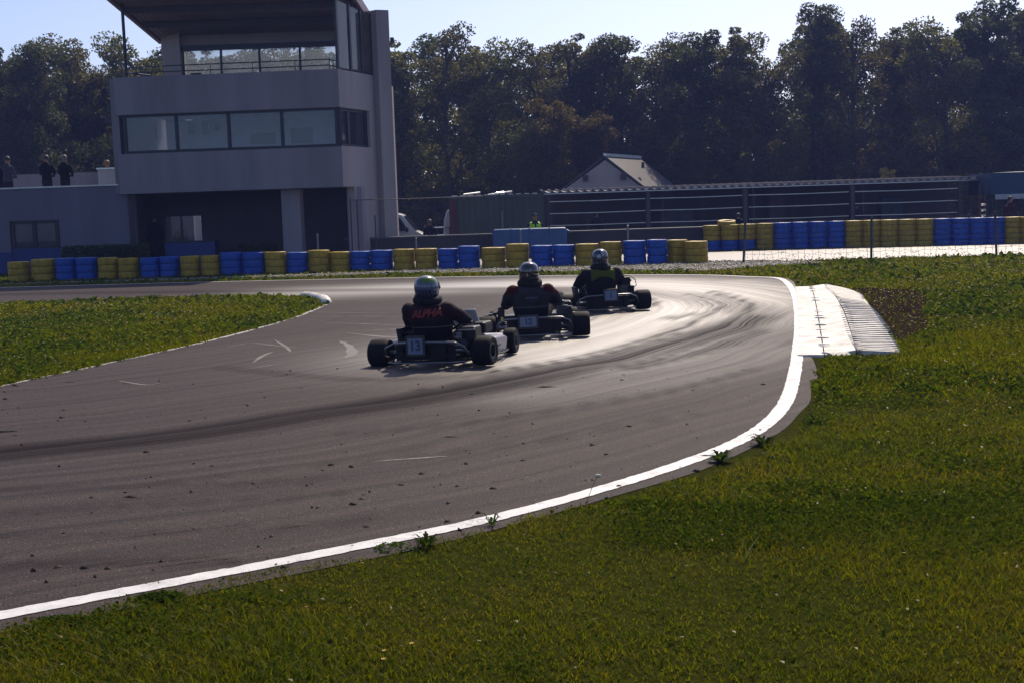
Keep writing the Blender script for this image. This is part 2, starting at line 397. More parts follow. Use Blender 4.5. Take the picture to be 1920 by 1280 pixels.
# ground sheet, paddock behind the low wall lies 0.4 m lower
mg, t, b = newmat('soil and turf'); ob = coords(t)
c = ramp(t, noise(t, ob, .5, 8, .65), [(.3, (.036, .046, .006)), (.5, (.050, .058, .007)), (.7, (.066, .060, .012))])
c = mixc(t, .6, c, ramp(t, noise(t, ob, 14, 6, .75), [(.35, (.014, .017, .004)), (.65, (.075, .075, .018))]))
t.links.new(c, b.inputs['Base Color']); b.inputs['Roughness'].default_value = .9; b.inputs['Specular IOR Level'].default_value = .0
bump(t, b, noise(t, ob, 40, 5, .8), .8, .03)
ys = [-30, -10, 0, 10, 20, 30, 41.5, 42.5, 60, 100, 160]; xs = [-130, -60, -20, -5, 0, 5, 20, 60, 130]
V = [(x, y, 0 if y < 42 else -.4) for y in ys for x in xs]
F = [(j * len(xs) + i, j * len(xs) + i + 1, (j + 1) * len(xs) + i + 1, (j + 1) * len(xs) + i) for j in range(len(ys) - 1) for i in range(len(xs) - 1)]
structure(MB().add(V, F), 'ground', mg)
# paddock tarmac
mb = MB(); mb.add([(-30, 43, -.394), (60, 43, -.394), (60, 62, -.394), (-30, 62, -.394)], [(0, 1, 2, 3)])
structure(mb, 'paddock', M('paddock tarmac', (.06, .056, .055), .6, scale=2))
# white edge lines
mw, t, b = newmat('white road paint'); ob = coords(t)
wn = noise(t, ob, 9, 8, .7); sp = noise(t, ob, 120, 4, .7)
c = ramp(t, wn, [(.3, (.66, .65, .62)), (.6, (.82, .81, .78))]); wear = math_(t, 'MULTIPLY', ramp(t, noise(t, ob, 3.5, 6, .7), [(.5, (0, 0, 0)), (.68, (1, 1, 1))]), ramp(t, noise(t, ob, 45, 5, .8), [(.46, (0, 0, 0)), (.54, (1, 1, 1))]))
c = mixc(t, math_(t, 'MULTIPLY', wear, .8), c, (.20, .18, .165))
c = mixc(t, ramp(t, sp, [(.33, (.9, .9, .9)), (.42, (0, 0, 0))]), c, (.16, .15, .14))
t.links.new(c, b.inputs['Base Color']); b.inputs['Roughness'].default_value = .42; bump(t, b, sp, .3, .004)
def strip(c, nrm, wd, z, off=0, rag=.006):
    mb = MB(); vs = []
    for i, (p, n) in enumerate(zip(c, nrm)):
        for s in (-1, 1):
            r = rag * (vnoise(np.array(p.x * 31.0), np.array(p.y * 31.0), 20 + s) - .5) * 2
            q = p + n * (off + s * wd / 2 + float(r)); vs.append((q.x, q.y, z))
    return mb.add(vs, [(2 * i + 1, 2 * i, 2 * i + 2, 2 * i + 3) for i in range(len(c) - 1)])
oL = [gp(*p[:2]) for p in spline([(a, b2, 0) for a, b2 in OUT], 60)]
iL = [gp(*p[:2]) for p in spline([(a, b2, 0) for a, b2 in INN], 60)]
def upw(o):
    for p in o.data.polygons:
        if p.normal.z < 0: o.data.flip_normals(); break
    return o
upw(structure(strip(oL, normals2(oL), .118, .008), 'edge_line', mw))
mw2 = M('worn white paint', (.42, .40, .37), .6, var=.5, scale=14)
upw(structure(strip(iL[:60 * 6 + 40], normals2(iL)[:60 * 6 + 40], .07, .008, 0, .02), 'island_line', mw2))
# light scuffs on the asphalt
ms = M('rubbed light scuff', (.13, .118, .104), .6, var=.5, scale=20)
SC = [([(425,652),(470,644),(520,649),(560,653)], .035), ([(515,638),(535,650),(545,660)], .05), ([(475,680),(492,668),(512,660)], .05),
      ([(450,695),(490,688),(525,682)], .03), ([(638,640),(655,650),(660,665),(645,672)], .12), ([(600,605),(680,608),(770,611)], .05), ([(560,594),(660,594),(760,594)], .035),
      ([(560,586),(680,587),(770,586)], .04), ([(650,625),(720,632),(760,632)], .07), ([(680,622),(740,618),(775,622)], .05), ([(222,714),(245,718),(275,722),(300,718)], .04),
      ([(700,866),(780,860),(840,856)], .03)]
mb = MB()
for pts, wd in SC:
    c = [gp(*p[:2]) for p in spline([(a, b2, 0) for a, b2 in pts], 10)]
    n = len(c)
    nn = normals2(c); vs = []
    for i in range(n):
        ww = wd * (.15 + .85 * math.sin(math.pi * (i + .5) / n)) * (.6 + .8 * random.random())
        for s in (-.5, .5): q = c[i] + nn[i] * s * ww; vs.append((q.x, q.y, .0065))
    mb.add(vs, [(2 * i + 1, 2 * i, 2 * i + 2, 2 * i + 3) for i in range(n - 1)])
upw(tag(mb.build('scuff_marks', ms), kind='structure'))
# ------------------------------------------------------------------ concrete kerb on the outside of the bend
mk = M('weathered white concrete', (.66, .63, .57), .6, var=.5, scale=3.5, bmp=.6)
mk2 = M('pale ribbed concrete', (.48, .455, .41), .6, var=.5, scale=5, bmp=.6)
kt = thing('kerb', 'white concrete exit kerb with ribbed outer slabs along the right edge line', 'kerb', gp(1590, 610))
kin = spline([(1495,668,0),(1497,630,0),(1496,590,0),(1494,556,0),(1490,540,0)], 12)
k1 = spline([(1546,670,0),(1541,640,0),(1533,590,0),(1526,556,0),(1520,540,0)], 12)
k2 = spline([(1606,666,0),(1596,630,0),(1580,585,0),(1560,552,0),(1545,539,0)], 12)
k3 = spline([(1690,661,0),(1662,620,0),(1636,580,0),(1614,555,0),(1570,538,0)], 12)
def slab(a, b3, za0, za1, inset=.0):
    mb = MB(); vs = []
    for p, q in zip(a, b3):
        A, B = gp(p.x, p.y), gp(q.x, q.y); d = (B - A); A = A + d * .015; B = B - d * .03
        vs += [(A.x, A.y, 0), (A.x, A.y, za0), (B.x, B.y, za1), (B.x, B.y, 0)]
    n = len(a)
    fs = [(4 * i + k, 4 * i + 4 + k, 4 * i + 5 + k, 4 * i + 1 + k) for i in range(n - 1) for k in range(3)] + [(0, 1, 2, 3), tuple(4 * (n - 1) + k for k in (3, 2, 1, 0))]
    return mb.add(vs, fs)
def clean(o):
    bm = bmesh.new(); bm.from_mesh(o.data); bmesh.ops.recalc_face_normals(bm, faces=bm.faces); bm.to_mesh(o.data); bm.free(); return o
clean(slab(kin, k1, .02, .03).build('flat_slab', mk, kt, world=True))
clean(slab(k1, k2, .03, .055).build('middle_slab', mk, kt, world=True))
clean(slab(k2, k3, .05, .012).build('ribbed_slab', mk2, kt, world=True))
mb = MB()
NR = 44
for i in range(NR):           # ribs across the middle and outer slabs
    f = i / NR * (len(k2) - 1); a = int(f); fr = f - a
    p = k2[a].lerp(k2[min(a + 1, len(k2) - 1)], fr); q = k3[a].lerp(k3[min(a + 1, len(k3) - 1)], fr)
    A, B = gp(p.x, p.y), gp(q.x, q.y); d = (B - A).normalized(); pr = Vector((-d.y, d.x, 0)) * .10
    A = A + d * .03; B = B - d * .06
    h = .060 + random.uniform(-.003, .004)
    mb.hexa([A - pr + Vector((0, 0, .01)), B - pr + Vector((0, 0, .0)), B + pr + Vector((0, 0, .0)), A + pr + Vector((0, 0, .01))],
            [A - pr * .9 + Vector((0, 0, h)), B - pr * .9 + Vector((0, 0, .022)), B + pr * .9 + Vector((0, 0, .022)), A + pr * .9 + Vector((0, 0, h))])
clean(mb.build('rib', mk2, kt, world=True))
mb = MB()
for i in range(34):
    if random.random() < .3: continue
    f = i / 34 * (len(k1) - 1); a = int(f)
    p = k1[a].lerp(k2[a], .05); q = k1[a].lerp(k2[a], .45 + random.uniform(-.1, .25))
    A, B = gp(p.x, p.y), gp(q.x, q.y); d = (B - A).normalized(); pr = Vector((-d.y, d.x, 0)) * .12
    z0 = Vector((0, 0, .02)); h = Vector((0, 0, .036 + random.uniform(0, .012)))
    mb.hexa([A - pr + z0, B - pr + z0, B + pr + z0, A + pr + z0], [A - pr * .5 + h, B - pr * .5 + h, B + pr * .5 + h, A + pr * .5 + h])
clean(mb.build('notched_edge', mk, kt, world=True))
KERBPOLY = [(gp(p.x, p.y).x, gp(p.x, p.y).y) for p in list(kin) + list(reversed(k3))]
# small white apex kerb at the tip of the grass island
ak = thing('apex_kerb', 'small whitewashed kerb stone at the tip of the grass island', 'kerb', gp(596, 566))
c = [gp(p.x, p.y) for p in spline([(570,556.5,0),(590,559,0),(606,563,0),(613,568,0)], 6)]
mb = MB(); mb.tube([p + Vector((0, 0, .0)) for p in c], [.09, .1, .1, .11, .1, .11, .1, .11, .1, .1, .1, .1, .11, .11, .1, .1, .1, .1, .06], 8)
mb.build('curved_stone', mk, ak, smooth=50, world=True)
# bare dirt beside the kerb and gravel under the barrier
def blob(pts, z, per=8, jit=.05):
    c = [gp(p.x, p.y) for p in spline([(a, b2, 0) for a, b2 in pts + pts[:1]], per)][:-1]
    c = [p + Vector((random.uniform(-jit, jit), random.uniform(-jit, jit) * 2, 0)) for p in c]
    return MB().add([(p.x, p.y, z) for p in c], [tuple(range(len(c)))]), [(p.x, p.y) for p in c]
mdirt = M('bare dark soil', (.024, .017, .012), .95, var=.6, scale=3, bmp=.8, spec=0)
mb, DIRTPOLY = blob([(1590,541),(1650,541),(1722,547),(1740,562),(1728,582),(1738,600),(1742,615),(1712,630),(1684,640),(1652,606),(1622,562)], .004, 6, .03)
upw(structure(mb, 'dirt', mdirt))
mgrav = M('grey gravel', (.17, .155, .145), .75, var=.5, scale=30, bmp=.8)
mb, GRAVPOLY = blob([(-300,541),(200,527),(640,512),(900,500),(1120,491),(1330,489),(1500,490),(1540,493),(1440,499),(1320,507),(1100,509),(900,511),(640,517),(200,530)], .004)
upw(structure(mb, 'gravel', mgrav))
# ================================================================== GRASS (stuff)
grass = leafmat('grass blades', [(.12, (.030, .050, .002)), (.40, (.078, .100, .003)), (.66, (.125, .128, .005)), (.92, (.14, .10, .018))], .45, .5, .75, spec=.10, patchy=1.5)
grass_far = leafmat('distant grass blades', [(.10, (.062, .086, .003)), (.40, (.108, .140, .004)), (.66, (.145, .160, .006)), (.92, (.15, .128, .014))], .45, .8, .5, spec=0, patchy=1.3)
clov = leafmat('clover leaves', [(.15, (.022, .052, .006)), (.5, (.045, .088, .008)), (.85, (.090, .125, .012))], .45, .7, .8, spec=0)
TP = np.array(TRACKPOLY)
def free(x, y, tol=0):
    ok = ~inside(x, y, GRASSPOLY) & ~inside(x, y, ROADPOLY) & ~inside(x, y, KERBPOLY)
    return ok
def scatter(n, d0, d1):
    d = rng.uniform(d0 ** 1, d1, n) if d1 / d0 < 1.6 else np.sqrt(rng.uniform(d0 ** 2, d1 ** 2, n))
    hw = d * .44 + 2.4
    x = rng.uniform(-1, 1, n) * hw
    return x, d
BV, BF, CV, CF = [], [], [], []
nb = nc = 0
for d0, d1, dens, hgt, wdt in ((3.6, 6.5, 8200, .026, .0022), (6.5, 10, 4600, .028, .0032), (10, 16, 1900, .032, .0052), (16, 24, 620, .036, .009), (24, 41, 200, .045, .016)):
    area = (d1 - d0) * ((d0 + d1) * .44 + 4.8)
    x, y = scatter(int(area * dens), d0, d1)
    k = free(x, y); x, y = x[k], y[k]
    dirt = inside(x, y, DIRTPOLY) | inside(x, y, GRAVPOLY)
    pn = vnoise(x * 1.1, y * 1.1, 1); p2 = vnoise(x * 4, y * 4, 2)
    p3 = vnoise(x * .5 + 7, y * .5, 8) * .6 + vnoise(x * 2.2, y * 2.2, 12) * .4; pn = pn * np.clip((p3 - .2) * 3.2, .22, 1.15)
    k = (rng.random(len(x)) < np.where(dirt, .13, .35 + .9 * pn * (.5 + p2))); x, y, pn = x[k], y[k], pn[k]
    n = len(x)
    h = hgt * rng.uniform(.45, 1.35, n) * (.6 + .8 * pn); a = rng.uniform(0, 2 * np.pi, n); bend = rng.uniform(.3, 1.7, n) * h
    ba = rng.uniform(0, 2 * np.pi, n); wv = wdt * rng.uniform(.7, 1.4, n)
    ca, sa = np.cos(a) * wv, np.sin(a) * wv; bx, by = np.cos(ba) * bend, np.sin(ba) * bend
    z = np.zeros(n)
    P = np.stack([np.stack([x - ca, y - sa, z], 1), np.stack([x + ca, y + sa, z], 1), np.stack([x + ca * .8 + bx * .35, y + sa * .8 + by * .35, h * .65], 1),
                  np.stack([x - ca * .8 + bx * .35, y - sa * .8 + by * .35, h * .65], 1), np.stack([x + bx, y + by, h], 1)], 1).reshape(-1, 3)
    i0 = nb + np.arange(n)[:, None] * 5
    BV.append(P); BF.append(np.concatenate([i0 + np.array([[0, 1, 2]]), i0 + np.array([[0, 2, 3]]), i0 + np.array([[3, 2, 4]])], 0)); nb += 5 * n
    # clover and broad-leaf patches
    x, y = scatter(int(area * dens * (.6 if d0 < 10 else .3)), d0, d1)
    k = free(x, y) & ~inside(x, y, DIRTPOLY) & ~inside(x, y, GRAVPOLY); x, y = x[k], y[k]
    f = vnoise(x * .8 + 3, y * .8, 5) * .65 + vnoise(x * 2.7, y * 2.7, 6) * .35
    k = rng.random(len(x)) < np.clip((f - .44) * 6, 0.05, 1); x, y = x[k], y[k]; n = len(x)
    r = wdt * rng.uniform(1.8, 4.4, n); z = rng.uniform(.010, .036, n) * (1 + 0 * r)
    a = rng.uniform(0, 2 * np.pi, n); tx, ty = rng.normal(0, .45, n), rng.normal(0, .45, n)
    ring = []
    for q in range(6):
        an = a + q * np.pi / 3; rr = r * (1 if q % 3 else .8)
        dx, dy = np.cos(an) * rr, np.sin(an) * rr
        ring.append(np.stack([x + dx, y + dy, z + dx * tx + dy * ty], 1))
    CV.append(np.stack(ring, 1).reshape(-1, 3)); i0 = nc + np.arange(n)[:, None] * 6
    CF.append(i0 + np.arange(6)[None, :]); nc += 6 * n
for nm_, sl_, mt_ in (('grass', slice(0, 2), grass), ('distant_grass', slice(2, 5), grass_far)):
    o = bpy.data.objects.new(nm_, fast_mesh(nm_, np.concatenate(BV), np.concatenate(BF[sl_]), 3, mt_)); COL.objects.link(o); tag(o, kind='stuff')
o = bpy.data.objects.new('clover', fast_mesh('clover', np.concatenate(CV), np.concatenate(CF), 6, clov)); COL.objects.link(o); tag(o, kind='stuff')
print('blades', nb // 5, 'clover', nc // 6)
# pale straw-coloured flakes standing in for sun glints among the blades
x, y = scatter(9000, 4, 30); k = free(x, y); x, y = x[k], y[k]; n = len(x)
L = rng.uniform(.002, .006, n) * (1 + y / 12); a = rng.normal(0, .5, n); wv = (.0004 + .00016 * y) * rng.uniform(.5, 1, n)
dx, dy = np.cos(a) * L, np.sin(a) * L; z = rng.uniform(.02, .05, n)
P = np.stack([np.stack([x - dx, y - dy, z], 1), np.stack([x + dx, y + dy, z + rng.normal(0, .006, n)], 1), np.stack([x + dx, y + dy, z + wv * 2], 1), np.stack([x - dx, y - dy, z + wv * 2], 1)], 1).reshape(-1, 3)
mglint = leafmat('straw and painted glints', [(.2, (.22, .19, .10)), (.8, (.5, .46, .34))], .6, .3, 1, (1, 1, .95))
o = bpy.data.objects.new('dry_straw', fast_mesh('dry_straw', P, np.arange(4 * n).reshape(-1, 4), 4, mglint)); COL.objects.link(o); tag(o, kind='stuff')
# stones: gravel at the barrier and debris on the track
def rocks(name, xs_, ys_, size, mat, z0=.0, flat=.6):
    VV, FF = [], []
    base = np.array([(1, 0, 0), (-1, 0, 0), (0, 1, 0), (0, -1, 0), (0, 0, 1), (0, 0, -1)], float)
    fc = np.array([(0, 2, 4), (2, 1, 4), (1, 3, 4), (3, 0, 4), (2, 0, 5), (1, 2, 5), (3, 1, 5), (0, 3, 5)])
    for i, (xx, yy) in enumerate(zip(xs_, ys_)):
        s = size[i] if hasattr(size, '__len__') else size
        sc = s * rng.uniform(.6, 1.3, 3) * np.array([1, 1, flat]); an = rng.uniform(0, 6.28); ca, sa = math.cos(an), math.sin(an)
        q = base * sc + rng.normal(0, .15 * s, (6, 3)) * np.array([1, 1, flat]); q = np.stack([q[:, 0] * ca - q[:, 1] * sa, q[:, 0] * sa + q[:, 1] * ca, q[:, 2]], 1)
        VV.append(q + np.array([xx, yy, z0 + s * flat * .5])); FF.append(fc + 6 * i)
    o = bpy.data.objects.new(name, fast_mesh(name, np.concatenate(VV), np.concatenate(FF), 3, mat)); COL.objects.link(o); return tag(o, kind='stuff')
gx = np.array([p[0] for p in GRAVPOLY]); gy = np.array([p[1] for p in GRAVPOLY])
x = rng.uniform(gx.min(), gx.max(), 26000); y = rng.uniform(gy.min(), gy.max(), 26000); k = inside(x, y, GRAVPOLY); x, y = x[k][:5200], y[k][:5200]
rocks('gravel_stones', x, y, rng.uniform(.012, .04, len(x)), M('gravel stone', (.20, .185, .17), .5, var=.5, scale=20))
px = rng.uniform(-100, 1500, 900); py = 700 + 420 * rng.random(900) ** 1.2
q = [gp(a, b2) for a, b2 in zip(px, py)]; x = np.array([p.x for p in q]); y = np.array([p.y for p in q]); k = inside(x, y, TRACKPOLY); x, y = x[k][:260], y[k][:400]
rocks('track_pebbles', x, y, rng.uniform(.002, .008, len(x)), M('dark grit', (.028, .024, .02), .7, var=.5, scale=40), .004)
px = rng.uniform(-100, 1480, 500); py = 690 + 420 * rng.random(500) ** 1.2
VV, FF = [], []; n = 0
for a, b2 in zip(px, py):
    p = gp(a, b2)
    if not inside(np.array([p.x]), np.array([p.y]), TRACKPOLY)[0] or n > 180: continue
    L = random.uniform(.006, .03) if random.random() < .9 else random.uniform(.06, .11); an = random.gauss(0, .6); wv = random.uniform(.003, .008); h = random.uniform(.004, .016)
    u = Vector((math.cos(an), math.sin(an), 0)) * L; v = Vector((-math.sin(an), math.cos(an), 0)) * wv; z = Vector((0, 0, .005)); k = random.uniform(-.01, .01)
    VV += [p - u + z, p - v + z, p + u + z + Vector((0, k, 0)), p + v + z, p - u * .3 + z + Vector((0, 0, h)), p + u * .5 + z + Vector((0, 0, h * .7))]
    FF += [(6 * n + i[0], 6 * n + i[1], 6 * n + i[2]) for i in ((0, 1, 4), (1, 5, 4), (1, 2, 5), (2, 3, 5), (3, 4, 5), (3, 0, 4))]; n += 1
o = bpy.data.objects.new('track_twigs', fast_mesh('track_twigs', np.array([tuple(v) for v in VV]), np.array(FF), 3, M('dark twig and leaf scraps', (.03, .022, .018), .8, scale=30))); COL.objects.link(o); tag(o, kind='stuff')
# ------------------------------------------------------------------ weeds by the edge line
weedm = leafmat('weed leaves', [(.2, (.020, .045, .008)), (.5, (.035, .07, .010)), (.85, (.075, .10, .016))], .45, .7, 2, spec=.0)
stemm = M('dry stem', (.16, .13, .06), .7)
yel = M('yellow petals', (.55, .36, .02), .6)
def rosette(name, label, p, nl, L, wd, rise, cat='weed'):
    t0 = thing(name, label, cat, p)
    mb = MB()
    for i in range(nl):
        a = 6.283 * i / nl + random.uniform(-.4, .4); l = L * random.uniform(.55, 1.15); rs = rise * random.uniform(.4, 1.3)
        u = Vector((math.cos(a), math.sin(a), 0)); s = Vector((-u.y, u.x, 0)); off = u * random.uniform(0, L * .35)
        vs = []
        for k in range(6):
            f = k / 5; c = off + u * l * f + Vector((0, 0, .005 + l * rs * math.sin(f * 2.2)))
            ww = wd * l * (math.sin(math.pi * (f * .8 + .12))) * (1 if k % 2 else .6) * .5
            vs += [c - s * ww, c + s * ww]
        mb.add(vs, [(2 * k, 2 * k + 1, 2 * k + 3, 2 * k + 2) for k in range(5)])
    mb.build('leaves', weedm, t0); return t0
def leafclump(name, label, p, n, rx, ry, r, h, mat=None):
    t0 = thing(name, label, 'weed', p); mb = MB()
    for i in range(n):
        a = random.uniform(0, 6.283); q = math.sqrt(random.random()); c = Vector((rx * q * math.cos(a), ry * q * math.sin(a), h * random.uniform(.25, 1) * (1 - .6 * q * q)))
        n_ = Vector((random.gauss(0, .6), random.gauss(0, .6), 1)).normalized(); u = n_.orthogonal().normalized(); v = n_.cross(u); rr = r * random.uniform(.6, 1.3); a0 = random.uniform(0, 6.28)
        mb.add([c + (u * math.cos(a0 + k * 1.047) + v * math.sin(a0 + k * 1.047)) * rr * (1 if k % 3 else .7) for k in range(6)], [(0, 1, 2, 3, 4, 5)])
    mb.build('leaves', weedm, t0); return t0
rosette('dandelion', 'bushy dark green dandelion clump touching the white line, nearer to the kerb of two', gp(1430, 834), 70, .075, .24, .7)
rosette('dandelion', 'bushy dark green dandelion clump touching the white line, second from the kerb', gp(1350, 866), 70, .072, .24, .7)
rosette('dandelion', 'bright green low weed in the grass just right of the two dandelion clumps', gp(1525, 795), 40, .085, .28, .6)
rosette('dandelion', 'broad spiky dandelion rosette overlapping the middle of the white line', gp(800, 1026), 60, .062, .2, .8)
leafclump('creeping_weed', 'dark low creeping weed spilling onto the line left of the spiky rosette', gp(738, 1029), 150, .10, .10, .007, .03)
leafclump('creeping_weed', 'leafy weed patch spreading onto the verge at the lower left corner', gp(300, 1124), 520, .11, .07, .0075, .035)
leafclump('creeping_weed', 'ragged leafy weed strip below the line at the left edge of the photo', gp(120, 1166), 420, .13, .05, .0075, .03)
tt = rosette('upright_weed', 'small weed with one upright round leaf against the white line', gp(922, 985), 14, .045, .35, 1.1)
mb = MB().tube([(0, 0, 0), (.003, 0, .015), (.0, 0, .028)], .0012, 5); mb.ell((0, 0, .036), (.008, .002, .011), 10, 6); mb.build('round_leaf', weedm, tt, smooth=60)
g0 = thing('seed_head', 'dry seed head on a thin leaning stem standing over the white line', 'weed', gp(1098, 950))
MB().tube([(0, 0, 0), (.02, .01, .06), (.045, .01, .12), (.062, .01, .155)], .0016, 5).build('stem', stemm, g0)
MB().ell((.07, .01, .165), (.018, .014, .012), 10, 6).build('fluffy_head', M('seed fluff', (.5, .46, .38), .9), g0, smooth=60)
g0 = thing('grass_stalk', 'long pale grass stalk leaning alone over the right lawn', 'grass stalk', gp(1396, 1052))
MB().tube([(0, 0, 0), (.03, .03, .05), (.075, .05, .10)], [.0022, .0018, .001], 5).build('stalk', M('pale stalk', (.36, .34, .14), .6), g0)
for (a, b2), lab in (((773, 1222), 'yellow flower nearest the white line of three at the bottom of the lawn'), ((722, 1236), 'yellow flower in the middle of three at the bottom of the lawn'), ((720, 1252), 'yellow double flower lowest of three at the bottom of the lawn')):
    g0 = thing('yellow_flower', lab, 'flower', gp(a, b2), group='yellow flowers in the lawn')
    MB().tube([(0, 0, 0), (0, .004, .03)], .0015, 5).build('stem', weedm, g0)
    mb = MB()
    for i in range(7):
        an = i * .9; u = Vector((math.cos(an), math.sin(an), .4)) * .011; s = Vector((-u.y, u.x, 0)) * .35
        mb.add([(0, .004, .03), Vector((0, .004, .03)) + u * .6 + s, Vector((0, .004, .032)) + u, Vector((0, .004, .03)) + u * .6 - s], [(0, 1, 2, 3)])
    mb.build('petals', yel, g0)
# ================================================================== TYRE BARRIERS
def paint(name, col):
    mt = M(name, col, .45, var=.4, scale=4, bmp=.35, spec=.3); t = mt.node_tree; b = t.nodes['Principled BSDF']; old = b.inputs['Base Color'].links[0].from_socket
    chip = ramp(t, noise(t, coords(t), 7, 8, .75), [(.56, (0, 0, 0)), (.64, (1, 1, 1))]); t.links.new(mixc(t, math_(t, 'MULTIPLY', chip, .65), old, (.02, .018, .018)), b.inputs['Base Color']); return mt
yel_p = paint('chalky yellow tyre paint', (.36, .235, .007))
blu_p = paint('worn blue tyre paint', (.005, .066, .36))
def tyre_mesh(r, h, mat, name='tyre'):
    b = h * .42
    prof = [(r * .60, h * .12), (r * .74, .0), (r * .955, .003), (r * .99, h * .06), (r, h * .25), (r * 1.006, h * .5), (r, h * .75), (r * .99, h * .94), (r * .955, h - .003), (r * .74, h), (r * .60, h * .88), (r * .585, h * .5)]
    return MB().lathe(prof, n=28, closed=True).mesh(name, mat, 50)
TY = {}
def stack(p, r, hs, cols, label, group, rz=0):
    t0 = thing('tyre_stack', label, 'tyre stack', (p.x, p.y, p.z), rz, group)
    z = 0
    for i, (h, c) in enumerate(zip(hs, cols)):
        key = (round(h, 3), c)
        if key not in TY: TY[key] = tyre_mesh(.5, h, yel_p if c == 'y' else blu_p)
        o = bpy.data.objects.new('tyre', TY[key]); COL.objects.link(o); o.parent = t0
        o.location = (random.uniform(-.008, .008), random.uniform(-.008, .008), z); o.scale = (2 * r, 2 * r, 1); o.rotation_euler = (0, 0, random.uniform(0, 6))
        z += h
    return t0
ROW = [(10,50,'y'),(53,98,'y'),(100,138,'b'),(138,178,'b'),(180,217,'y'),(217,255,'y'),(260,297,'b'),(297,333,'b'),(335,372,'y'),(374,410,'y'),(411,451,'b'),(451,493,'b'),(493,534,'y'),(535,575,'b'),(576,617,'y'),(617,655,'y'),(655,693,'b'),(693,736,'b'),(737,777,'y'),(778,820,'y'),(821,859,'b'),(859,900,'b'),(903,949,'y'),(950,993,'y'),(997,1038,'b'),(1038,1079,'b'),(1080,1125,'y'),(1127,1168,'y'),(1171,1214,'b'),(1216,1254,'b'),(1256,1296,'y'),(1288,1331,'y')]
TOPY = [490,485,483,482,482,483,482,480,479,478,472,472,471,472,468,471,470,468,466,465,465,460,463,456,459,458,456,452,450,448,449,451]
cn = {'y': 0, 'b': 0}
for i, ((xa, xb, c), ty) in enumerate(zip(ROW, TOPY)):
    xm = (xa + xb) / 2; by = np.interp(xm, [0, 450, 700, 1000, 1330], [528, 515, 506, 499, 491])
    p = gp(xm, by + 2); s = FPX / p.y; h = (by - ty) / s; r = (xb - xa) / 2 / s * 1.0
    if i == 30: p = p + Vector((0, .35, 0))
    nt_ = 3
    cname = 'yellow' if c == 'y' else 'blue'; cn[c] += 1
    lab = f'{cname} painted stack of tyres beside the bend, {ORD[cn[c]-1]} {cname} one from the left end'
    p = p + Vector((0, r, 0))
    stack(p, r, [h / nt_] * nt_, [c] * nt_, lab, 'tyre stacks lining the outside of the bend')
FARC = 'yyyyybbbbyyyyybbbbyyyy'
for i in range(20):
    xm = 1338 + i * 33.4; by = np.interp(xm, [1340, 1920], [471.5, 457]); ty = np.interp(xm, [1320, 1500, 1700, 1920], [424, 417, 412, 407])
    p = gp(xm, by); s = FPX / p.y; h = (by - ty) / s
    c = 'y' if xm < 1440 else 'b' if xm < 1592 else 'y' if xm < 1742 else 'b' if xm < 1882 else 'y'
    low = 'b' if xm < 1410 else c
    nm = {'y': 'yellow', 'b': 'blue'}[c] + (' over blue' if low != c else '')
    lab = f'tall {nm} tyre stack in the far right barrier, {ORD[i]} from its left end'
    stack(p + Vector((0, .28, 0)), .285, [h / 5] * 5, [low] * 2 + [c] * 3, lab, 'tyre stacks in the far right barrier')
p = gp(1365, 470.5); s = FPX / p.y
tt = tag(bpy.data.objects.new('loose_tyre', tyre_mesh(.29, .14, yel_p, 'loose_tyre')), 'single loose pale tyre lying tilted on top of the far barrier', 'tyre'); COL.objects.link(tt)
tt.location = (p.x, p.y + .2, (471 - 424) / s + .02); tt.rotation_euler = (R(7), 0, 0)
# ------------------------------------------------------------------ low dark wall behind the near barrier
mdark = M('dark stained concrete', (.035, .033, .036), .75, var=.3, scale=1.2, bmp=.2)
wl = thing('low_wall', 'long low dark wall behind the tyre barrier from the tower to the shelter', 'wall', (0, 41.7, 0))
MB().box((1.45, 41.75, .36), (13.5, .3, .76)).build('wall_body', mdark, wl, bevel=.01, world=True)
mb = MB().box((1.45, 41.75, .765), (13.6, .36, .05)); mb.build('coping', M('grey coping', (.09, .085, .085), .5), wl, bevel=.008, world=True)
# inflated blue safety block
bp = at(993, 445, 40.9)
bl_ = thing('safety_block', 'long blue vinyl crash block standing on the wall side behind the barrier', 'crash block', (bp.x, 40.9, 0))
mblue = M('blue vinyl', (.018, .075, .20), .45, var=.2, scale=3, bmp=.15)
MB().box((0, 0, .47), (2.35, .75, .92)).build('block', mblue, bl_, bevel=.09, seg=4, smooth=60)
mb = MB()
for x in (-.6, 0, .62): mb.box((x, 0, .49), (.03, .77, .92))
mb.build('welded_seam', M('blue seam', (.014, .06, .16), .5), bl_, bevel=.01)
MB().box((1.2, 0, .8), (.16, .5, .1), ry=.4).build('flap', mblue, bl_, bevel=.03)
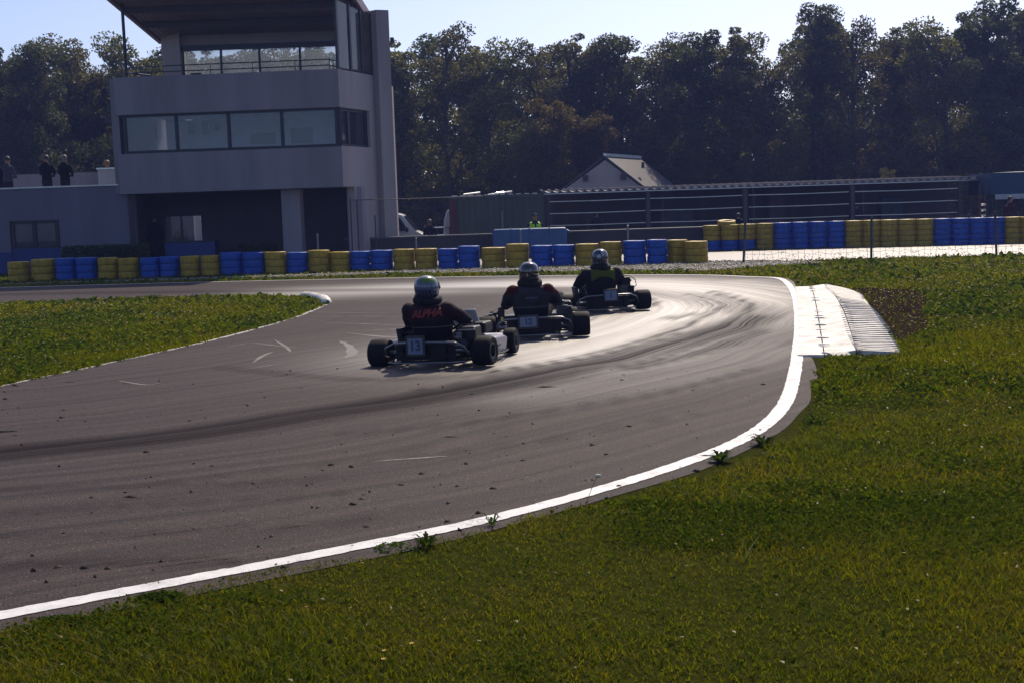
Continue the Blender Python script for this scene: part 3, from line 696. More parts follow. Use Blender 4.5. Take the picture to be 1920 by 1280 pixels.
# ------------------------------------------------------------------ steel mesh fence on the right, posts
galv = M('galvanised steel', (.20, .20, .21), .38, .85, var=.2, scale=9)
dkst = M('dark painted steel', (.05, .05, .056), .45, .3, var=.3, scale=9)
def post_fence(name, label, posts, topz, cell, wr, pr, cat='fence', lean=0, sag=.05, mt=dkst):
    t0 = thing(name, label, cat, (posts[0].x, posts[0].y, 0))
    for i, p in enumerate(posts):
        MB().tube([(p.x - lean * .1, p.y, -.1), (p.x - lean * .1 * (i % 3 - .2), p.y, topz + .06)], pr, 8).build('post', mt, t0, world=True)
    mb = MB()
    for a, b2 in zip(posts[:-1], posts[1:]):
        L = (b2 - a).length; n = max(2, int(L / cell)); nz = int(topz / cell)
        jit = [[(random.gauss(0, cell * .09), random.gauss(0, cell * .09) - sag * math.sin(math.pi * i / n) * (.4 + .6 * math.sin(2.1 * i))) for k in range(nz + 1)] for i in range(n + 1)]
        P = [[a.lerp(b2, i / n) + Vector((jit[i][k][0] if 0 < i < n else 0, .02 * math.sin(i * .7 + k), .04 + k * cell + (jit[i][k][1] if 0 < i < n else 0))) for k in range(nz + 1)] for i in range(n + 1)]
        for i in range(n + 1): mb.tube(P[i], wr, 4, False)
        for k in range(nz + 1): mb.tube([P[i][k] for i in range(n + 1)], wr, 4, False)
    mb.build('wire_mesh', mt, t0, world=True); return t0
fp = [gp(x, y) for x, y in ((1345, 494), (1398, 492), (1638, 487), (1873, 478), (2110, 470))]
post_fence('mesh_fence', 'sagging dark wire mesh fence along the grass edge before the far road', fp[1:], 1.05, .165, .0035, .032, lean=.6)
mb = MB()
for i in range(260):
    a, b2 = random.choice(list(zip(fp[1:-1], fp[2:]))); p = a.lerp(b2, random.random())
    d = Vector((random.uniform(-1, 1), 0, random.uniform(-.3, 1))).normalized() * random.uniform(.02, .06)
    z = .02 + abs(random.gauss(0, .1)); mb.tube([p + Vector((0, 0, z)), p + Vector((0, 0, z)) + d], .006, 4)
tag(mb.build('dead_bindweed', M('dead tendrils', (.05, .04, .03), .8)), kind='stuff')
# chain-link fence before the tower's side and the paddock
ch = [at(664, 445, 40.6), at(704, 444, 40.9), at(845, 440, 41.4)]
for p in ch: p.z = 0
t0 = thing('chainlink_fence', 'tall thin chain link fence in front of the tower side wall', 'fence', (ch[0].x, ch[0].y, 0))
for p, tz in ((at(660, 450, 40.6), 2.05), (at(672, 450, 40.65), 2.0), (at(705, 450, 40.9), 1.5)):
    MB().tube([(p.x, p.y, 0), (p.x, p.y, tz)], .022, 8).build('post', dkst, t0, world=True)
a, b2 = Vector((ch[0].x, 40.62, 0)), Vector((at(905, 360, 41.4).x, 41.4, 0))
MB().tube([a + Vector((0, 0, 2.0)), a.lerp(b2, .5) + Vector((0, 0, 1.99)), b2 + Vector((0, 0, 2.0))], .012, 6).build('top_wire', dkst, t0, world=True)
mb = MB()
for k in range(60):
    s0 = k / 60 * 4.4
    for sgn in (1, -1):
        x0 = a.x + s0; mb.tube([(x0, 40.66 + s0 * .06, .3 if sgn > 0 else 2.0), (x0 + .06, 40.66 + s0 * .06, 1.15), (x0, 40.66 + s0 * .06, 2.0 if sgn > 0 else .3)], .0014, 3, False)
mb.build('chain_link', galv, t0, world=True)
for k, (x, yt, yb, Y) in enumerate(((595, 440, 480, 38.5), (780, 448, 480, 38.8), (976, 432, 470, 39.0), (1177, 424, 460, 39.3))):
    p, q = at(x, yt, Y), at(x, yb, Y)
    t0 = thing('steel_post', ['plain short steel post behind the tyres in front of the tower opening', 'short thin post behind the yellow tyres in front of the van', 'thin pale post in front of the blue crash block', 'steel post with a bright cap behind the blue tyres, right of the crash block'][k], 'post', (p.x, Y, 0), group='posts behind the tyre barrier')
    MB().tube([(0, 0, 0), (0, 0, p.z)], .03, 8).build('shaft', galv, t0); MB().lathe([(0, .03), (.034, .02), (.036, 0), (.0, -.001)], (0, 0, p.z), 10).build('cap', galv, t0)
# ================================================================== CONTROL TOWER
shade_toned = M('shade toned grey render', (.225, .20, .225), .8, var=.2, scale=1.1, bmp=.15, streak=True)  # purplish tone of the shaded front is put into this base colour
sun_toned = M('warm render', (.33, .28, .275), .8, var=.2, scale=1.1, bmp=.15, streak=True)  # same render; sun grazing the side faces is put into this lighter, warmer colour
frame = M('dark window frame', (.012, .016, .022), .4, .2)
roofu = M('brown grey roof sheet', (.27, .215, .21), .55, var=.15, scale=1.2)
fasc = M('mauve brown fascia', (.20, .13, .14), .5, var=.15)
pane = glassmat('office glass', (.84, .90, .98), .02, .16, (.42, .48, .62))
pane2 = glassmat('dusty deck glass', (.80, .84, .86), .03, .20, (.62, .60, .54))
inner = M('pale interior wall', (.74, .76, .80), .85, var=.1, scale=.8)
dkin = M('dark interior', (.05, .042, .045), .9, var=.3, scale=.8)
A = at(212, 155, 40.45); B = at(634, 140, 40.0); C_ = at(703, 150, 42.4)
A = Vector((A.x, A.y, 0)); B = Vector((B.x, B.y, 0)); C_ = Vector((C_.x, C_.y, 0))
bk = Vector((.55, 3.65, 0)).normalized(); E = A + bk * 6.2; D = Vector((C_.x + .25, E.y - .3, 0))
Z1, Z2, Z3, Z4 = 2.42, 3.66, 4.86, 6.02
tw = thing('control_tower', 'pale rendered race control tower with glazed office and open roof deck', 'tower', (B.x, B.y, 0))
# lower band and its floor, side wall down to the ground
mb = MB(); mb.wall(A, B, Z1, Z2, .25); mb.wall(A + bk * .25, E, Z1, Z4, .001 + .25)
mb.prism([A + bk * .25, B + Vector((0, .25, 0)), C_ + Vector((-.3, 0, 0)), D, E], Z1 + .002, Z1 + .25)
mb.build('lower_band', shade_toned, tw, world=True)
MB().wall(A, B, Z3, Z4, .25).build('parapet', shade_toned, tw, world=True, bevel=.015)
fr = Vector((B - A)).normalized()
B1 = B + Vector((.004, .02, 0))
mb = MB(); mb.wall(B1, C_, Z3, Z4, .25); mb.wall(B1, C_, Z1 + .0, Z2 + .02, .25)
g0 = B1.lerp(C_, .30); mb.wall(g0, C_, -.4, Z1, .25)
w1 = B1.lerp(C_, .80); mb.wall(w1, C_, Z2 + .02, Z3, .25); mb.wall(C_, D, -.4, Z4, .25)
mb.build('side_wall', sun_toned, tw, world=True)
# right-hand pillar rising past the roof
P0 = at(700, 240, 42.3); pz = at(710, 20, 42.3).z
a = Vector((at(697.5, 240, 42.45).x, 42.45, 0)); b2 = Vector((at(713, 240, 42.15).x + .02, 42.15, 0)); c2 = Vector((at(737.5, 240, 42.3).x, 42.3, 0)); d2 = c2 + Vector((-.1, .6, 0))
MB().prism([a, b2, c2, d2, a + Vector((0, .6, 0))], -.4, pz).build('pillar', sun_toned, tw, world=True)
q = at(733, 75, 42.4); MB().box((q.x + .03, 42.5, q.z), (.12, .2, .16)).build('wall_lamp', frame, tw, bevel=.02, world=True)
# office glazing
wz0, wz1 = Z2, Z3
wa = A.lerp(B, (230 - 212) / 422)
def px_on(a, b2, px, z):            # fraction along a->b2 that projects to px
    lo, hi = 0.0, 1.0
    for _ in range(40):
        mdl = (lo + hi) / 2; q = a.lerp(b2, mdl)
        if proj((q.x, q.y, z))[0] < px: lo = mdl
        else: hi = mdl
    return a.lerp(b2, lo)
inn_ = Vector((0, .10, 0)); XB = B + Vector((.0, .12, 0))
stops = [px_on(A, B, x, 4.2) for x in (230, 327, 425, 525)] + [B.copy()]
p, q = at(249, 224, 42.2), at(263, 285, 42.2)
MB().box(((p.x + q.x) / 2, 42.2, (p.z + q.z) / 2), (q.x - p.x, .04, p.z - q.z)).build('office_blind', M('pale blind', (.85, .83, .78), .7), tw, world=True)
of = MB()
for i, q in enumerate(stops[:-1]): of.wall(q + inn_, q + inn_ + fr * .09, Z2, Z3, .12)
of.wall(B + inn_ - fr * .16, B + inn_, Z2, Z3, .14)
of.wall(stops[0] + inn_ + fr * .1, B + inn_ - fr * .17, Z2 + .002, Z2 + .09, .121); of.wall(stops[0] + inn_ + fr * .1, B + inn_ - fr * .17, Z3 - .07, Z3 - .002, .121)
sdn = (C_ - B1).normalized(); sin_ = Vector((-sdn.y, sdn.x, 0)) * .1
for f0 in (.0, .26, .74): of.wall(B1.lerp(C_, f0) + sin_, B1.lerp(C_, f0 + .06) + sin_, Z2 + .03, Z3, .1)
of.wall(B1.lerp(C_, .07) + sin_, B1.lerp(C_, .73) + sin_, Z2 + .022, Z2 + .1, .1); of.wall(B1.lerp(C_, .07) + sin_, B1.lerp(C_, .73) + sin_, Z3 - .09, Z3 - .003, .1)
of.wall(wa, B, Z2 + .003, Z2 + .045, .09)
wf = of.build('office_window_frame', frame, tw, world=True)
for i in range(4):
    s0, s1 = stops[i], stops[i + 1]
    o = MB().wall(s0 + inn_ + fr * .091 + Vector((0, .05, 0)), s1 + inn_ - fr * (.001 if i < 3 else .17) + Vector((0, .05, 0)), Z2 + .09, Z3 - .07, .012).build('pane', pane, wf, world=False)
    o.data.transform(Matrix.Translation(-tw.location))
for f0, f1 in ((.06, .26), (.32, .74)):
    o = MB().wall(B1.lerp(C_, f0) + sin_ * 1.4, B1.lerp(C_, f1) + sin_ * 1.4, Z2 + .1, Z3 - .09, .012).build('pane', pane, wf); o.data.transform(Matrix.Translation(-tw.location))
mb = MB(); mb.wall(A + bk * .3 + fr * 1.1 * .3, A + bk * .3 + fr * .331, Z2, Z3, 4)
mb = MB(); mb.wall(A.lerp(E, .5) + fr * .3, B + bk * 3.1 + fr * .3, Z1 + .26, Z3, .1)
mb.prism([A + bk * .5 + fr * .4, B + bk * .5 - fr * .4, B + bk * 2.9 - fr * .4, A + bk * 2.9 + fr * .4], Z3 + .02, Z3 + .1)
mb.build('office_interior', inner, tw, world=True)
mb = MB()
for x, y0_, y1_, wd in ((236, 224, 290, 9), (352, 228, 252, 14), (378, 228, 252, 14), (402, 232, 246, 10), (290, 228, 262, 5), (545, 240, 268, 60), (470, 250, 270, 46)):
    p, q = at(x, y0_, 43.2), at(x + wd, y1_, 43.2); mb.box(((p.x + q.x) / 2, 43.2, (p.z + q.z) / 2), (abs(q.x - p.x), .04, abs(p.z - q.z)))
mb.build('office_furniture', M('office darks', (.10, .11, .13), .7), tw, world=True)
# ground floor recess
mb = MB(); g1 = px_on(A, B, 246, 1.5); g2 = B1.lerp(C_, .02)
RX = lambda px: at(px, 430, 42.8).x
zt, zb = at(340, 406, 42.8).z, at(340, 456, 42.8).z
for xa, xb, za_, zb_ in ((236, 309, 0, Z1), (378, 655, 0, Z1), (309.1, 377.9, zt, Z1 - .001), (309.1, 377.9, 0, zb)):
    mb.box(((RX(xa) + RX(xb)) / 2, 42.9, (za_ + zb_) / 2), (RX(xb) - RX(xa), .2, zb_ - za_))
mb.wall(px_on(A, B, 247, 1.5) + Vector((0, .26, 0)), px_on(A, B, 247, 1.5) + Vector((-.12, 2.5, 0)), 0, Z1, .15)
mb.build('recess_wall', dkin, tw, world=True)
for xa, xb, mt_ in ((524, 560, shade_toned), (636, 660, shade_toned)):
    p, q = px_on(A, B, xa, 1.2), px_on(A, B, min(xb, 632), 1.2)
    wdt = (xb - xa) / 60
    if xa > 600: p = B + Vector((-.02, .35, 0)); wdt = .5
    MB().prism([p + Vector((0, .5, 0)), p + Vector((wdt, .48, 0)), p + Vector((wdt + .05, .95, 0)), p + Vector((.05, .95, 0))], 0, Z1 + .001).build('column', mt_, tw, world=True, bevel=.03)
p = at(343, 430, 42.9); MB().box((p.x, 42.9, (zt + zb) / 2), (RX(377.9) - RX(309.1), .02, zt - zb)).build('rear_window', pane, tw, world=True)
MB().box((p.x - .03, 42.87, (zt + zb) / 2), (.05, .06, zt - zb)).build('rear_window_bar', frame, tw, world=True)
# roof deck: rear glazing, side glazing, end wall, roof
YB = 43.9
dl, dr = at(343, 100, YB), at(700, 84, YB); zr = 7.20
MB().prism([A + bk * .3 + fr * .4, B + bk * .3 - fr * .35, C_ + Vector((-.35, 0, 0)), Vector((C_.x - .35, YB + .2, 0)), Vector((dl.x - .7, YB + .2, 0))], Z3 + .15, Z3 + .35).build('deck_floor', M('grey deck', (.22, .21, .2), .8), tw, world=True)
mb = MB(); mb.box(((dl.x + dr.x) / 2 + .1, YB + .1, Z4 - .3), (dr.x - dl.x + .5, .2, .8)); mb.build('rear_parapet', shade_toned, tw, world=True)
hz = at(480, 92, YB).z
zb0 = Z4 + .1
rf = MB(); xs_ = [dl.x] + [at(x, 110, YB).x for x in (415, 487, 563, 638)] + [dr.x]
for x in xs_: rf.box((x, YB, (zb0 + hz) / 2), (.07, .1, hz - zb0))
rf.box(((dl.x + dr.x) / 2, YB - .05, hz + .08), (dr.x - dl.x + .5, .24, .16))
MB().box(((dl.x + dr.x) / 2, YB + .02, hz + .36), (dr.x - dl.x + .5, .2, .40)).build('header_panel', roofu, tw, world=True)
rf.build('rear_glazing_frame', frame, tw, world=True)
for x0, x1 in zip(xs_[:-1], xs_[1:]):
    MB().box(((x0 + x1) / 2, YB, (zb0 + hz) / 2), (x1 - x0 - .071, .012, hz - zb0 - .01)).build('deck_pane', pane2, tw, world=True)
# roof plane, rising towards the track
RB = YB + .35; slope = .208
def rz(y): return hz + .62 + (RB - .45 - y) * slope
def roofx(y, side):
    if side < 0: return np.interp(y, [38.7, RB], [at(163, -41, 38.7).x, at(304, 74, RB).x])
    return np.interp(y, [38.7, RB], [at(628, -41, 38.7).x, at(706, 60, RB).x])
YF = 38.7
def rp(y, side, dz=0, dx=0): return Vector((float(roofx(y, side)) + dx, y, rz(y) + dz))
mb = MB(); mb.hexa([rp(YF, -1, -.1), rp(YF, 1, -.1), rp(RB, 1, -.1), rp(RB, -1, -.1)], [rp(YF, -1), rp(YF, 1), rp(RB, 1), rp(RB, -1)])
mb.build('roof', roofu, tw, world=True)
mb = MB()
for k in range(44):
    f = k / 43; p, q = rp(YF + .05, -1, -.115).lerp(rp(YF + .05, 1, -.115), f), rp(RB - .05, -1, -.115).lerp(rp(RB - .05, 1, -.115), f)
    mb.tube([p, q], .018, 4)
mb.build('roof_ribs', roofu, tw, world=True)
rb = M('dark roof beam', (.05, .042, .045), .6)
for y in (39.9, 41.2, 42.5):
    p, q = rp(y, -1, -.2, .05), rp(y, 1, -.2, -.05); MB().hexa([p + Vector((0, -.06, -.1)), q + Vector((0, -.06, -.1)), q + Vector((0, .06, -.1)), p + Vector((0, .06, -.1))], [p + Vector((0, -.06, .1)), q + Vector((0, -.06, .1)), q + Vector((0, .06, .1)), p + Vector((0, .06, .1))]).build('roof_beam', rb, tw, world=True)
for s in (-1, 1):
    p, q = rp(YF - .03, s, -.06, s * .05), rp(RB, s, -.06, s * .05); w_ = Vector((.06, 0, 0)); h = Vector((0, 0, .16))
    MB().hexa([p - w_ - h, p + w_ - h, q + w_ - h, q - w_ - h], [p - w_ + h, p + w_ + h, q + w_ + h, q - w_ + h]).build('fascia', fasc, tw, world=True)
p = at(305, 120, YB); q = at(345, 120, YB)
x0, x1 = p.x, q.x - .03
MB().hexa([(x0, YB - .05, Z3), (x1, YB - .35, Z3), (x1, YB + .4, Z3), (x0, YB + .4, Z3)], [(x0, YB - .05, rz(YB) - .1), (x1, YB - .35, rz(YB - .3) - .1), (x1, YB + .4, rz(YB + .4) - .12), (x0, YB + .4, rz(YB + .4) - .12)]).build('end_wall', sun_toned, tw, world=True)
# side glazing
sg = MB(); ps = [B + Vector((.05, .12, 0)), px_on(B1, C_, 660, 6.6), px_on(B1, C_, 681, 6.6), px_on(B1, C_, 701, 6.6)]
ps = [p + Vector((-.06, .0, 0)) for p in ps]
for i, p in enumerate(ps): sg.box((p.x, p.y, (Z4 + rz(p.y) - .12) / 2), (.08, .1, rz(p.y) - .12 - Z4), rz=-.35)
for p, q in zip(ps[:-1], ps[1:]): sg.tube([(p.x, p.y, Z4 + .03), (q.x, q.y, Z4 + .03)], .035, 4)
sg.build('side_glazing_frame', frame, tw, world=True)
for p, q in zip(ps[:-1], ps[1:]):
    d = (q - p).normalized() * .045; n_ = Vector((-d.y, d.x, 0)) * .13
    a, b2 = p + d, q - d
    MB().hexa([a + Vector((0, 0, Z4 + .06)), b2 + Vector((0, 0, Z4 + .06)), b2 + n_ + Vector((0, 0, Z4 + .06)), a + n_ + Vector((0, 0, Z4 + .06))], [a + Vector((0, 0, rz(a.y) - .13)), b2 + Vector((0, 0, rz(b2.y) - .13)), b2 + n_ + Vector((0, 0, rz(b2.y) - .13)), a + n_ + Vector((0, 0, rz(a.y) - .13))]).build('side_pane', pane2, tw, world=True)
# railing along the parapet
ra_ = [px_on(A, B, x, 6.1) + Vector((0, .35, 0)) for x in (236, 300, 390, 470, 550, 615)] + [B1.lerp(C_, f) + Vector((-.45, 0, 0)) for f in (.25, .6, .9)]
for hh in (.34, .16): MB().tube([p + Vector((0, 0, Z4 + hh)) for p in ra_], .018, 6).build('rail', dkst, tw, world=True)
for p in ra_: MB().tube([p + Vector((0, 0, Z4 - .3)), p + Vector((0, 0, Z4 + .34))], .014, 6).build('rail_post', dkst, tw, world=True)
pp = at(237, 140, 40.9); MB().tube([(pp.x, 40.9, Z4 - .5), (pp.x, 40.9, rz(40.9) - .05)], .05, 10).build('roof_post', frame, tw, world=True, smooth=60)
for y0_, y1_, w_ in ((137, 143, .035), (146, 151, .028)):
    MB().tube([at(238, y0_, 42.2), at(282, y1_, 42.4)], w_, 8).build('stair_rail', M('polished steel', (.6, .6, .6), .22, 1), tw, world=True)
p = at(368, 143, 40.9); MB().box((p.x, 40.95, Z4 + .03), (.34, .2, .16)).build('loudspeaker', frame, tw, bevel=.02, world=True)
# ------------------------------------------------------------------ low terrace building on the left
tb = thing('terrace_building', 'low flat roofed building with spectator terrace left of the tower', 'building', (-15, 40.9, 0))
T0 = Vector((-30, 41.4, 0)); T1 = Vector((g1.x + .05, 40.75, 0)); tz = at(120, 352, 40.9).z
wx = [px_on(T0, T1, 20, 1), px_on(T0, T1, 113, 1)]
wzt, wzb = at(66, 414, 41).z, at(66, 466, 41).z
mb = MB(); mb.wall(T0, wx[0], 0, tz, .2); mb.wall(wx[1], T1, 0, tz, .2); mb.wall(wx[0], wx[1], wzt, tz - .001, .2); mb.wall(wx[0], wx[1], 0, .35, .2)
mb.build('front_wall', M('blue grey render', (.13, .125, .17), .85, var=.15, scale=1.2, streak=True), tb, world=True)
blued = M('blue painted panel', (.012, .035, .16), .6, var=.2)
mb = MB(); mb.wall(wx[0] + Vector((.0, .05, 0)), wx[1] + Vector((0, .05, 0)), .351, wzb, .1); mb.wall(T0 + Vector((0, -.03, 0)), wx[0] + Vector((-.0, -.03, 0)), 0, wzb - .1, .029)
mb.build('blue_panel', blued, tb, world=True)
mb = MB(); u = (wx[1] - wx[0]).normalized(); yo = Vector((0, .05, 0))
for f in (0, .44, .9): p = wx[0].lerp(wx[1], f) + yo; mb.wall(p, p + u * .12, wzb, wzt, .08)
mb.wall(wx[0] + yo, wx[1] + yo, wzt - .1, wzt - .002, .081); mb.wall(wx[0] + yo, wx[1] + yo, wzb + .002, wzb + .06, .081)
wf = mb.build('window_frame', frame, tb, world=True)
o = MB().wall(wx[0] + yo * 2 + u * .1, wx[1] + yo * 2 - u * .1, wzb + .06, wzt - .1, .01).build('pane', pane, wf); o.data.transform(Matrix.Translation(-tb.location))
MB().box((-21.5, 45.6, .9), (17, .2, 2.6)).build('interior_wall', M('brown interior', (.14, .10, .08), .9, var=.6, scale=1.5), tb, world=True)
MB().box((-21.3, 44.3, 1.93), (17.4, 6.6, .2)).build('terrace_floor', M('terrace slab', (.25, .24, .23), .8), tb, world=True)
zb2 = at(120, 325, 47).z
MB().box((-21, 47.2, 1.2), (19, .2, 2 * (zb2 - 1.2))).build('rear_parapet', shade_toned, tb, world=True)
MB().wall(T0 + Vector((0, -.03, 0)), Vector((g1.x - .35, 40.72, 0)), tz + .002, tz + .05, .28).build('coping', M('light metal coping', (.45, .45, .46), .35, .6), tb, world=True)
p = at(182, 318, 42.2); q = at(216, 350, 42.2)
MB().box(((p.x + q.x) / 2, 42.6, (p.z + 1.9) / 2), (q.x - p.x, .7, p.z - 1.9)).build('chimney_block', M('white panel', (.55, .5, .47), .7, var=.1), tb, world=True)
MB().box(((p.x + q.x) / 2, 42.6, p.z + .02), (q.x - p.x + .06, .78, .05)).build('block_cap', M('metal cap', (.6, .6, .6), .3, .7), tb, world=True)
# clipped green screens at the foot of the buildings
scr = leafmat('hedge leaves', [(.2, (.015, .035, .01)), (.5, (.03, .06, .012)), (.85, (.05, .085, .02))], .3, .6, 1.5)
def leafbox(name, label, x0, x1, y, z0, z1, d, n):
    V = np.stack([rng.uniform(x0, x1, n), y + rng.uniform(-d / 2, d / 2, n), rng.uniform(z0, z1, n) + rng.normal(0, .02, n)], 1)
    a = rng.normal(0, 1, (n, 3)); a /= np.linalg.norm(a, axis=1)[:, None]; b_ = np.cross(a, rng.normal(0, 1, (n, 3))); b_ /= np.linalg.norm(b_, axis=1)[:, None]
    s = .035
    P = np.stack([V - a * s, V - b_ * s * .6, V + a * s, V + b_ * s * .6], 1).reshape(-1, 3)
    o = bpy.data.objects.new(name, fast_mesh(name, P, np.arange(4 * n).reshape(-1, 4), 4, scr)); COL.objects.link(o); return tag(o, label, 'hedge')
a, b2 = at(116, 470, 40.2), at(276, 470, 40.0); leafbox('hedge', 'low clipped green hedge under the terrace wall left of the recess', a.x, b2.x, 40.2, 0, at(200, 460, 40.2).z, .35, 9000)
a, b2 = at(440, 470, 40.8), at(516, 470, 40.8); leafbox('hedge', 'low clipped green hedge inside the tower recess beside the column', a.x, b2.x, 41.0, 0, at(480, 456, 41).z, .35, 5000)
a, b2 = at(308, 470, 40.9), at(402, 470, 40.9); cb = thing('counter', 'blue counter below the bright rear window in the tower recess', 'counter', ((a.x + b2.x) / 2, 41.3, 0))
MB().box((0, 0, .42), (b2.x - a.x, .6, .84)).build('front', blued, cb, bevel=.01); MB().box((0, 0, .86), (b2.x - a.x + .06, .66, .04)).build('top', frame, cb)
# ================================================================== PADDOCK
PZ = -.4
white = M('white van paint', (.55, .56, .58), .35, var=.06, coat=.4)
rubber = M('tyre rubber', (.014, .014, .016), .6, var=.3, scale=12)
vq = at(765, 420, 50)
van = thing('van', 'white panel van parked beyond the wall just right of the tower', 'van', (vq.x - 1.42, 50, PZ), 0)
VL, VW = 4.3, 1.8
prof = [(-VL / 2, .28), (-VL / 2, 1.75), (-VL / 2 + .15, 1.93), (.95, 1.95), (1.25, 1.88), (1.75, 1.25), (2.05, 1.1), (2.15, .75), (2.15, .3)]
n = len(prof)
mb = MB().add([(x, -VW / 2 + (.1 if z > 1.2 else 0), z) for x, z in prof] + [(x, VW / 2 - (.1 if z > 1.2 else 0), z) for x, z in prof], [tuple(range(n)), tuple(range(2 * n - 1, n - 1, -1))] + [(i, i + n, (i + 1) % n + n, (i + 1) % n) for i in range(n)])
clean(mb.build('body', white, van, bevel=.06, seg=3, smooth=40))
dg = glassmat('van glass', (.2, .25, .3), .03, .2, (.25, .3, .36))
MB().hexa([(1.30, -.72, 1.80), (1.74, -.78, 1.28), (1.74, .78, 1.28), (1.30, .72, 1.80)], [(1.34, -.72, 1.82), (1.79, -.78, 1.29), (1.79, .78, 1.29), (1.34, .72, 1.82)]).build('windscreen', dg, van)
MB().hexa([(.6, -.895, 1.25), (1.5, -.895, 1.25), (1.5, -.87, 1.25), (.6, -.87, 1.25)], [(.6, -.83, 1.75), (1.18, -.83, 1.75), (1.18, -.8, 1.75), (.6, -.8, 1.75)]).build('door_window', dg, van)
for x in (-1.35, 1.4):
    for s in (-1, 1):
        wh = MB().lathe([(.0, -.09), (.2, -.09), (.3, -.1), (.32, -.06), (.32, .06), (.3, .1), (.2, .09), (0, .09)], n=20, axis='X').build('wheel', rubber, van, smooth=50); wh.rotation_euler = (0, 0, R(90)); wh.location = (x, s * .82, .32)
MB().box((2.16, 0, .55), (.08, 1.7, .22)).build('bumper', M('grey plastic', (.08, .08, .085), .6), van, bevel=.03)
for s in (-1, 1): MB().box((2.1, s * .68, .9), (.1, .28, .18)).build('headlight', dg, van, bevel=.03)
MB().box((2.17, 0, .82), (.03, .7, .07)).build('grille', frame, van)
MB().box((1.45, -.98, 1.3), (.1, .14, .2)).build('mirror', frame, van, bevel=.03)
bt = thing('box_truck', 'white box truck seen through the rear window of the tower recess', 'truck', (-10.6, 51, PZ))
MB().box((-.2, 0, 1.55), (4.2, 2.1, 2.1)).build('cargo_box', white, bt, bevel=.03)
MB().box((0, 0, .45), (5.6, 1.6, .15)).build('chassis', frame, bt)
MB().hexa([(1.95, -1, .4), (3.1, -1, .4), (3.1, 1, .4), (1.95, 1, .4)], [(1.95, -.95, 2.0), (2.7, -.95, 2.0), (2.7, .95, 2.0), (1.95, .95, 2.0)]).build('cab', white, bt, bevel=.06)
for x in (-1.5, 2.4):
    for s_ in (-1, 1): o = MB().lathe([(.0, -.1), (.25, -.1), (.38, -.08), (.38, .08), (.25, .1), (0, .1)], n=18, axis='X').build('wheel', rubber, bt, smooth=50); o.rotation_euler = (0, 0, R(90)); o.location = (x, s_ * .9, .38)
# second van seen half behind the container
v2 = thing('van', 'white high cab standing half hidden at the red end of the container', 'van', (at(846, 420, 50.5).x, 50.5, PZ))
prof = [(-.22, .3), (-.28, .95), (-.24, 1.6), (-.12, 1.98), (.1, 2.05), (3.0, 2.05), (3.0, .3)]; n = len(prof)
clean(MB().add([(x, -.9, z) for x, z in prof] + [(x, .9, z) for x, z in prof], [tuple(range(n)), tuple(range(2 * n - 1, n - 1, -1))] + [(i, i + n, (i + 1) % n + n, (i + 1) % n) for i in range(n)]).build('body', white, v2, bevel=.08, seg=3, smooth=40))
MB().hexa([(-.26, -.75, 1.0), (-.26, .75, 1.0), (-.30, .75, 1.0), (-.30, -.75, 1.0)], [(-.1, -.7, 1.85), (-.1, .7, 1.85), (-.17, .7, 1.85), (-.17, -.7, 1.85)]).build('windscreen', dg, v2)
MB().box((.2, -.91, 1.45), (.4, .02, .6)).build('door_window', dg, v2, bevel=.005)
MB().box((-.33, 0, .5), (.12, 1.7, .2)).build('bumper', M('pale bumper', (.4, .4, .4), .5), v2, bevel=.03)
# parked motorbike-like clutter beside it: a quad trailer rail
q = at(818, 415, 49.5)
tr = thing('trailer', 'small kart trailer with shiny rails between the van and the container', 'trailer', (q.x, 49.5, PZ))
for z in (1.02, 1.32): MB().tube([(-.35, 0, z), (.5, .1, z + .01)], .025, 8).build('rail', M('bright steel', (.7, .7, .7), .25, 1), tr)
MB().box((.1, .1, .5), (.9, .9, .08)).build('bed', dkst, tr)
for x in (-.3, .5): MB().tube([(x, .05, .5), (x, .05, 1.33)], .02, 6).build('upright', dkst, tr)
MB().box((.15, -.05, .82), (.5, .3, .12), ry=.1).build('seat_pad', rubber, tr, bevel=.03)
for s in (-.25, .45): MB().lathe([(0, -.05), (.16, -.06), (.22, -.04), (.22, .04), (.16, .06), (0, .05)], (0, 0, 0), 16, 'X').build('wheel', rubber, tr, smooth=50).location = (s, -.3, .22)
# container
c0, c1 = at(843, 405, 48), at(1022, 400, 48)
ctz = at(930, 366, 48).z
ct = thing('container', 'corrugated grey green storage container with dark red end frame', 'container', (c0.x, 48, PZ))
L = c1.x - c0.x; H = ctz - PZ
cg = M('grey green container paint', (.06, .075, .062), .6, var=.25, scale=2, streak=True); cr = M('dark red container frame', (.10, .022, .026), .55, var=.3)
mb = MB(); nw = int((L - .3) / .11)
vs = []
for i in range(nw + 1):
    x = .25 + (L - .3) * i / nw; y = .0 if i % 2 else .035
    vs += [(x, y, .12), (x, y, H - .12)]
mb.add(vs, [(2 * i, 2 * i + 2, 2 * i + 3, 2 * i + 1) for i in range(nw)]); mb.build('corrugated_side', cg, ct)
mb = MB().box((L / 2, 0.02, H - .06), (L, .1, .12)).box((L / 2, .02, .06), (L, .1, .12)); mb.build('side_rail', cg, ct)
mb = MB().box((.07, .02, H / 2), (.14, .14, H - .25)).box((.2, .0, H / 2), (.1, .06, H - .25)); mb.build('corner_post', cr, ct)
MB().box((L / 2, 1.25, H / 2), (L - .1, 2.3, H - .06)).build('shell', cg, ct)
MB().box((.04, 1.2, H / 2 - .02), (.1, 2.2, H - .3)).build('end_door', cr, ct)
mb = MB()
for i in range(11): mb.box((.2 + i * .30, .25, H + .012), (.17, .5, .03))
mb.build('roof_ribs', M('bright zinc', (.62, .62, .62), .3, .7), ct)
mb = MB()
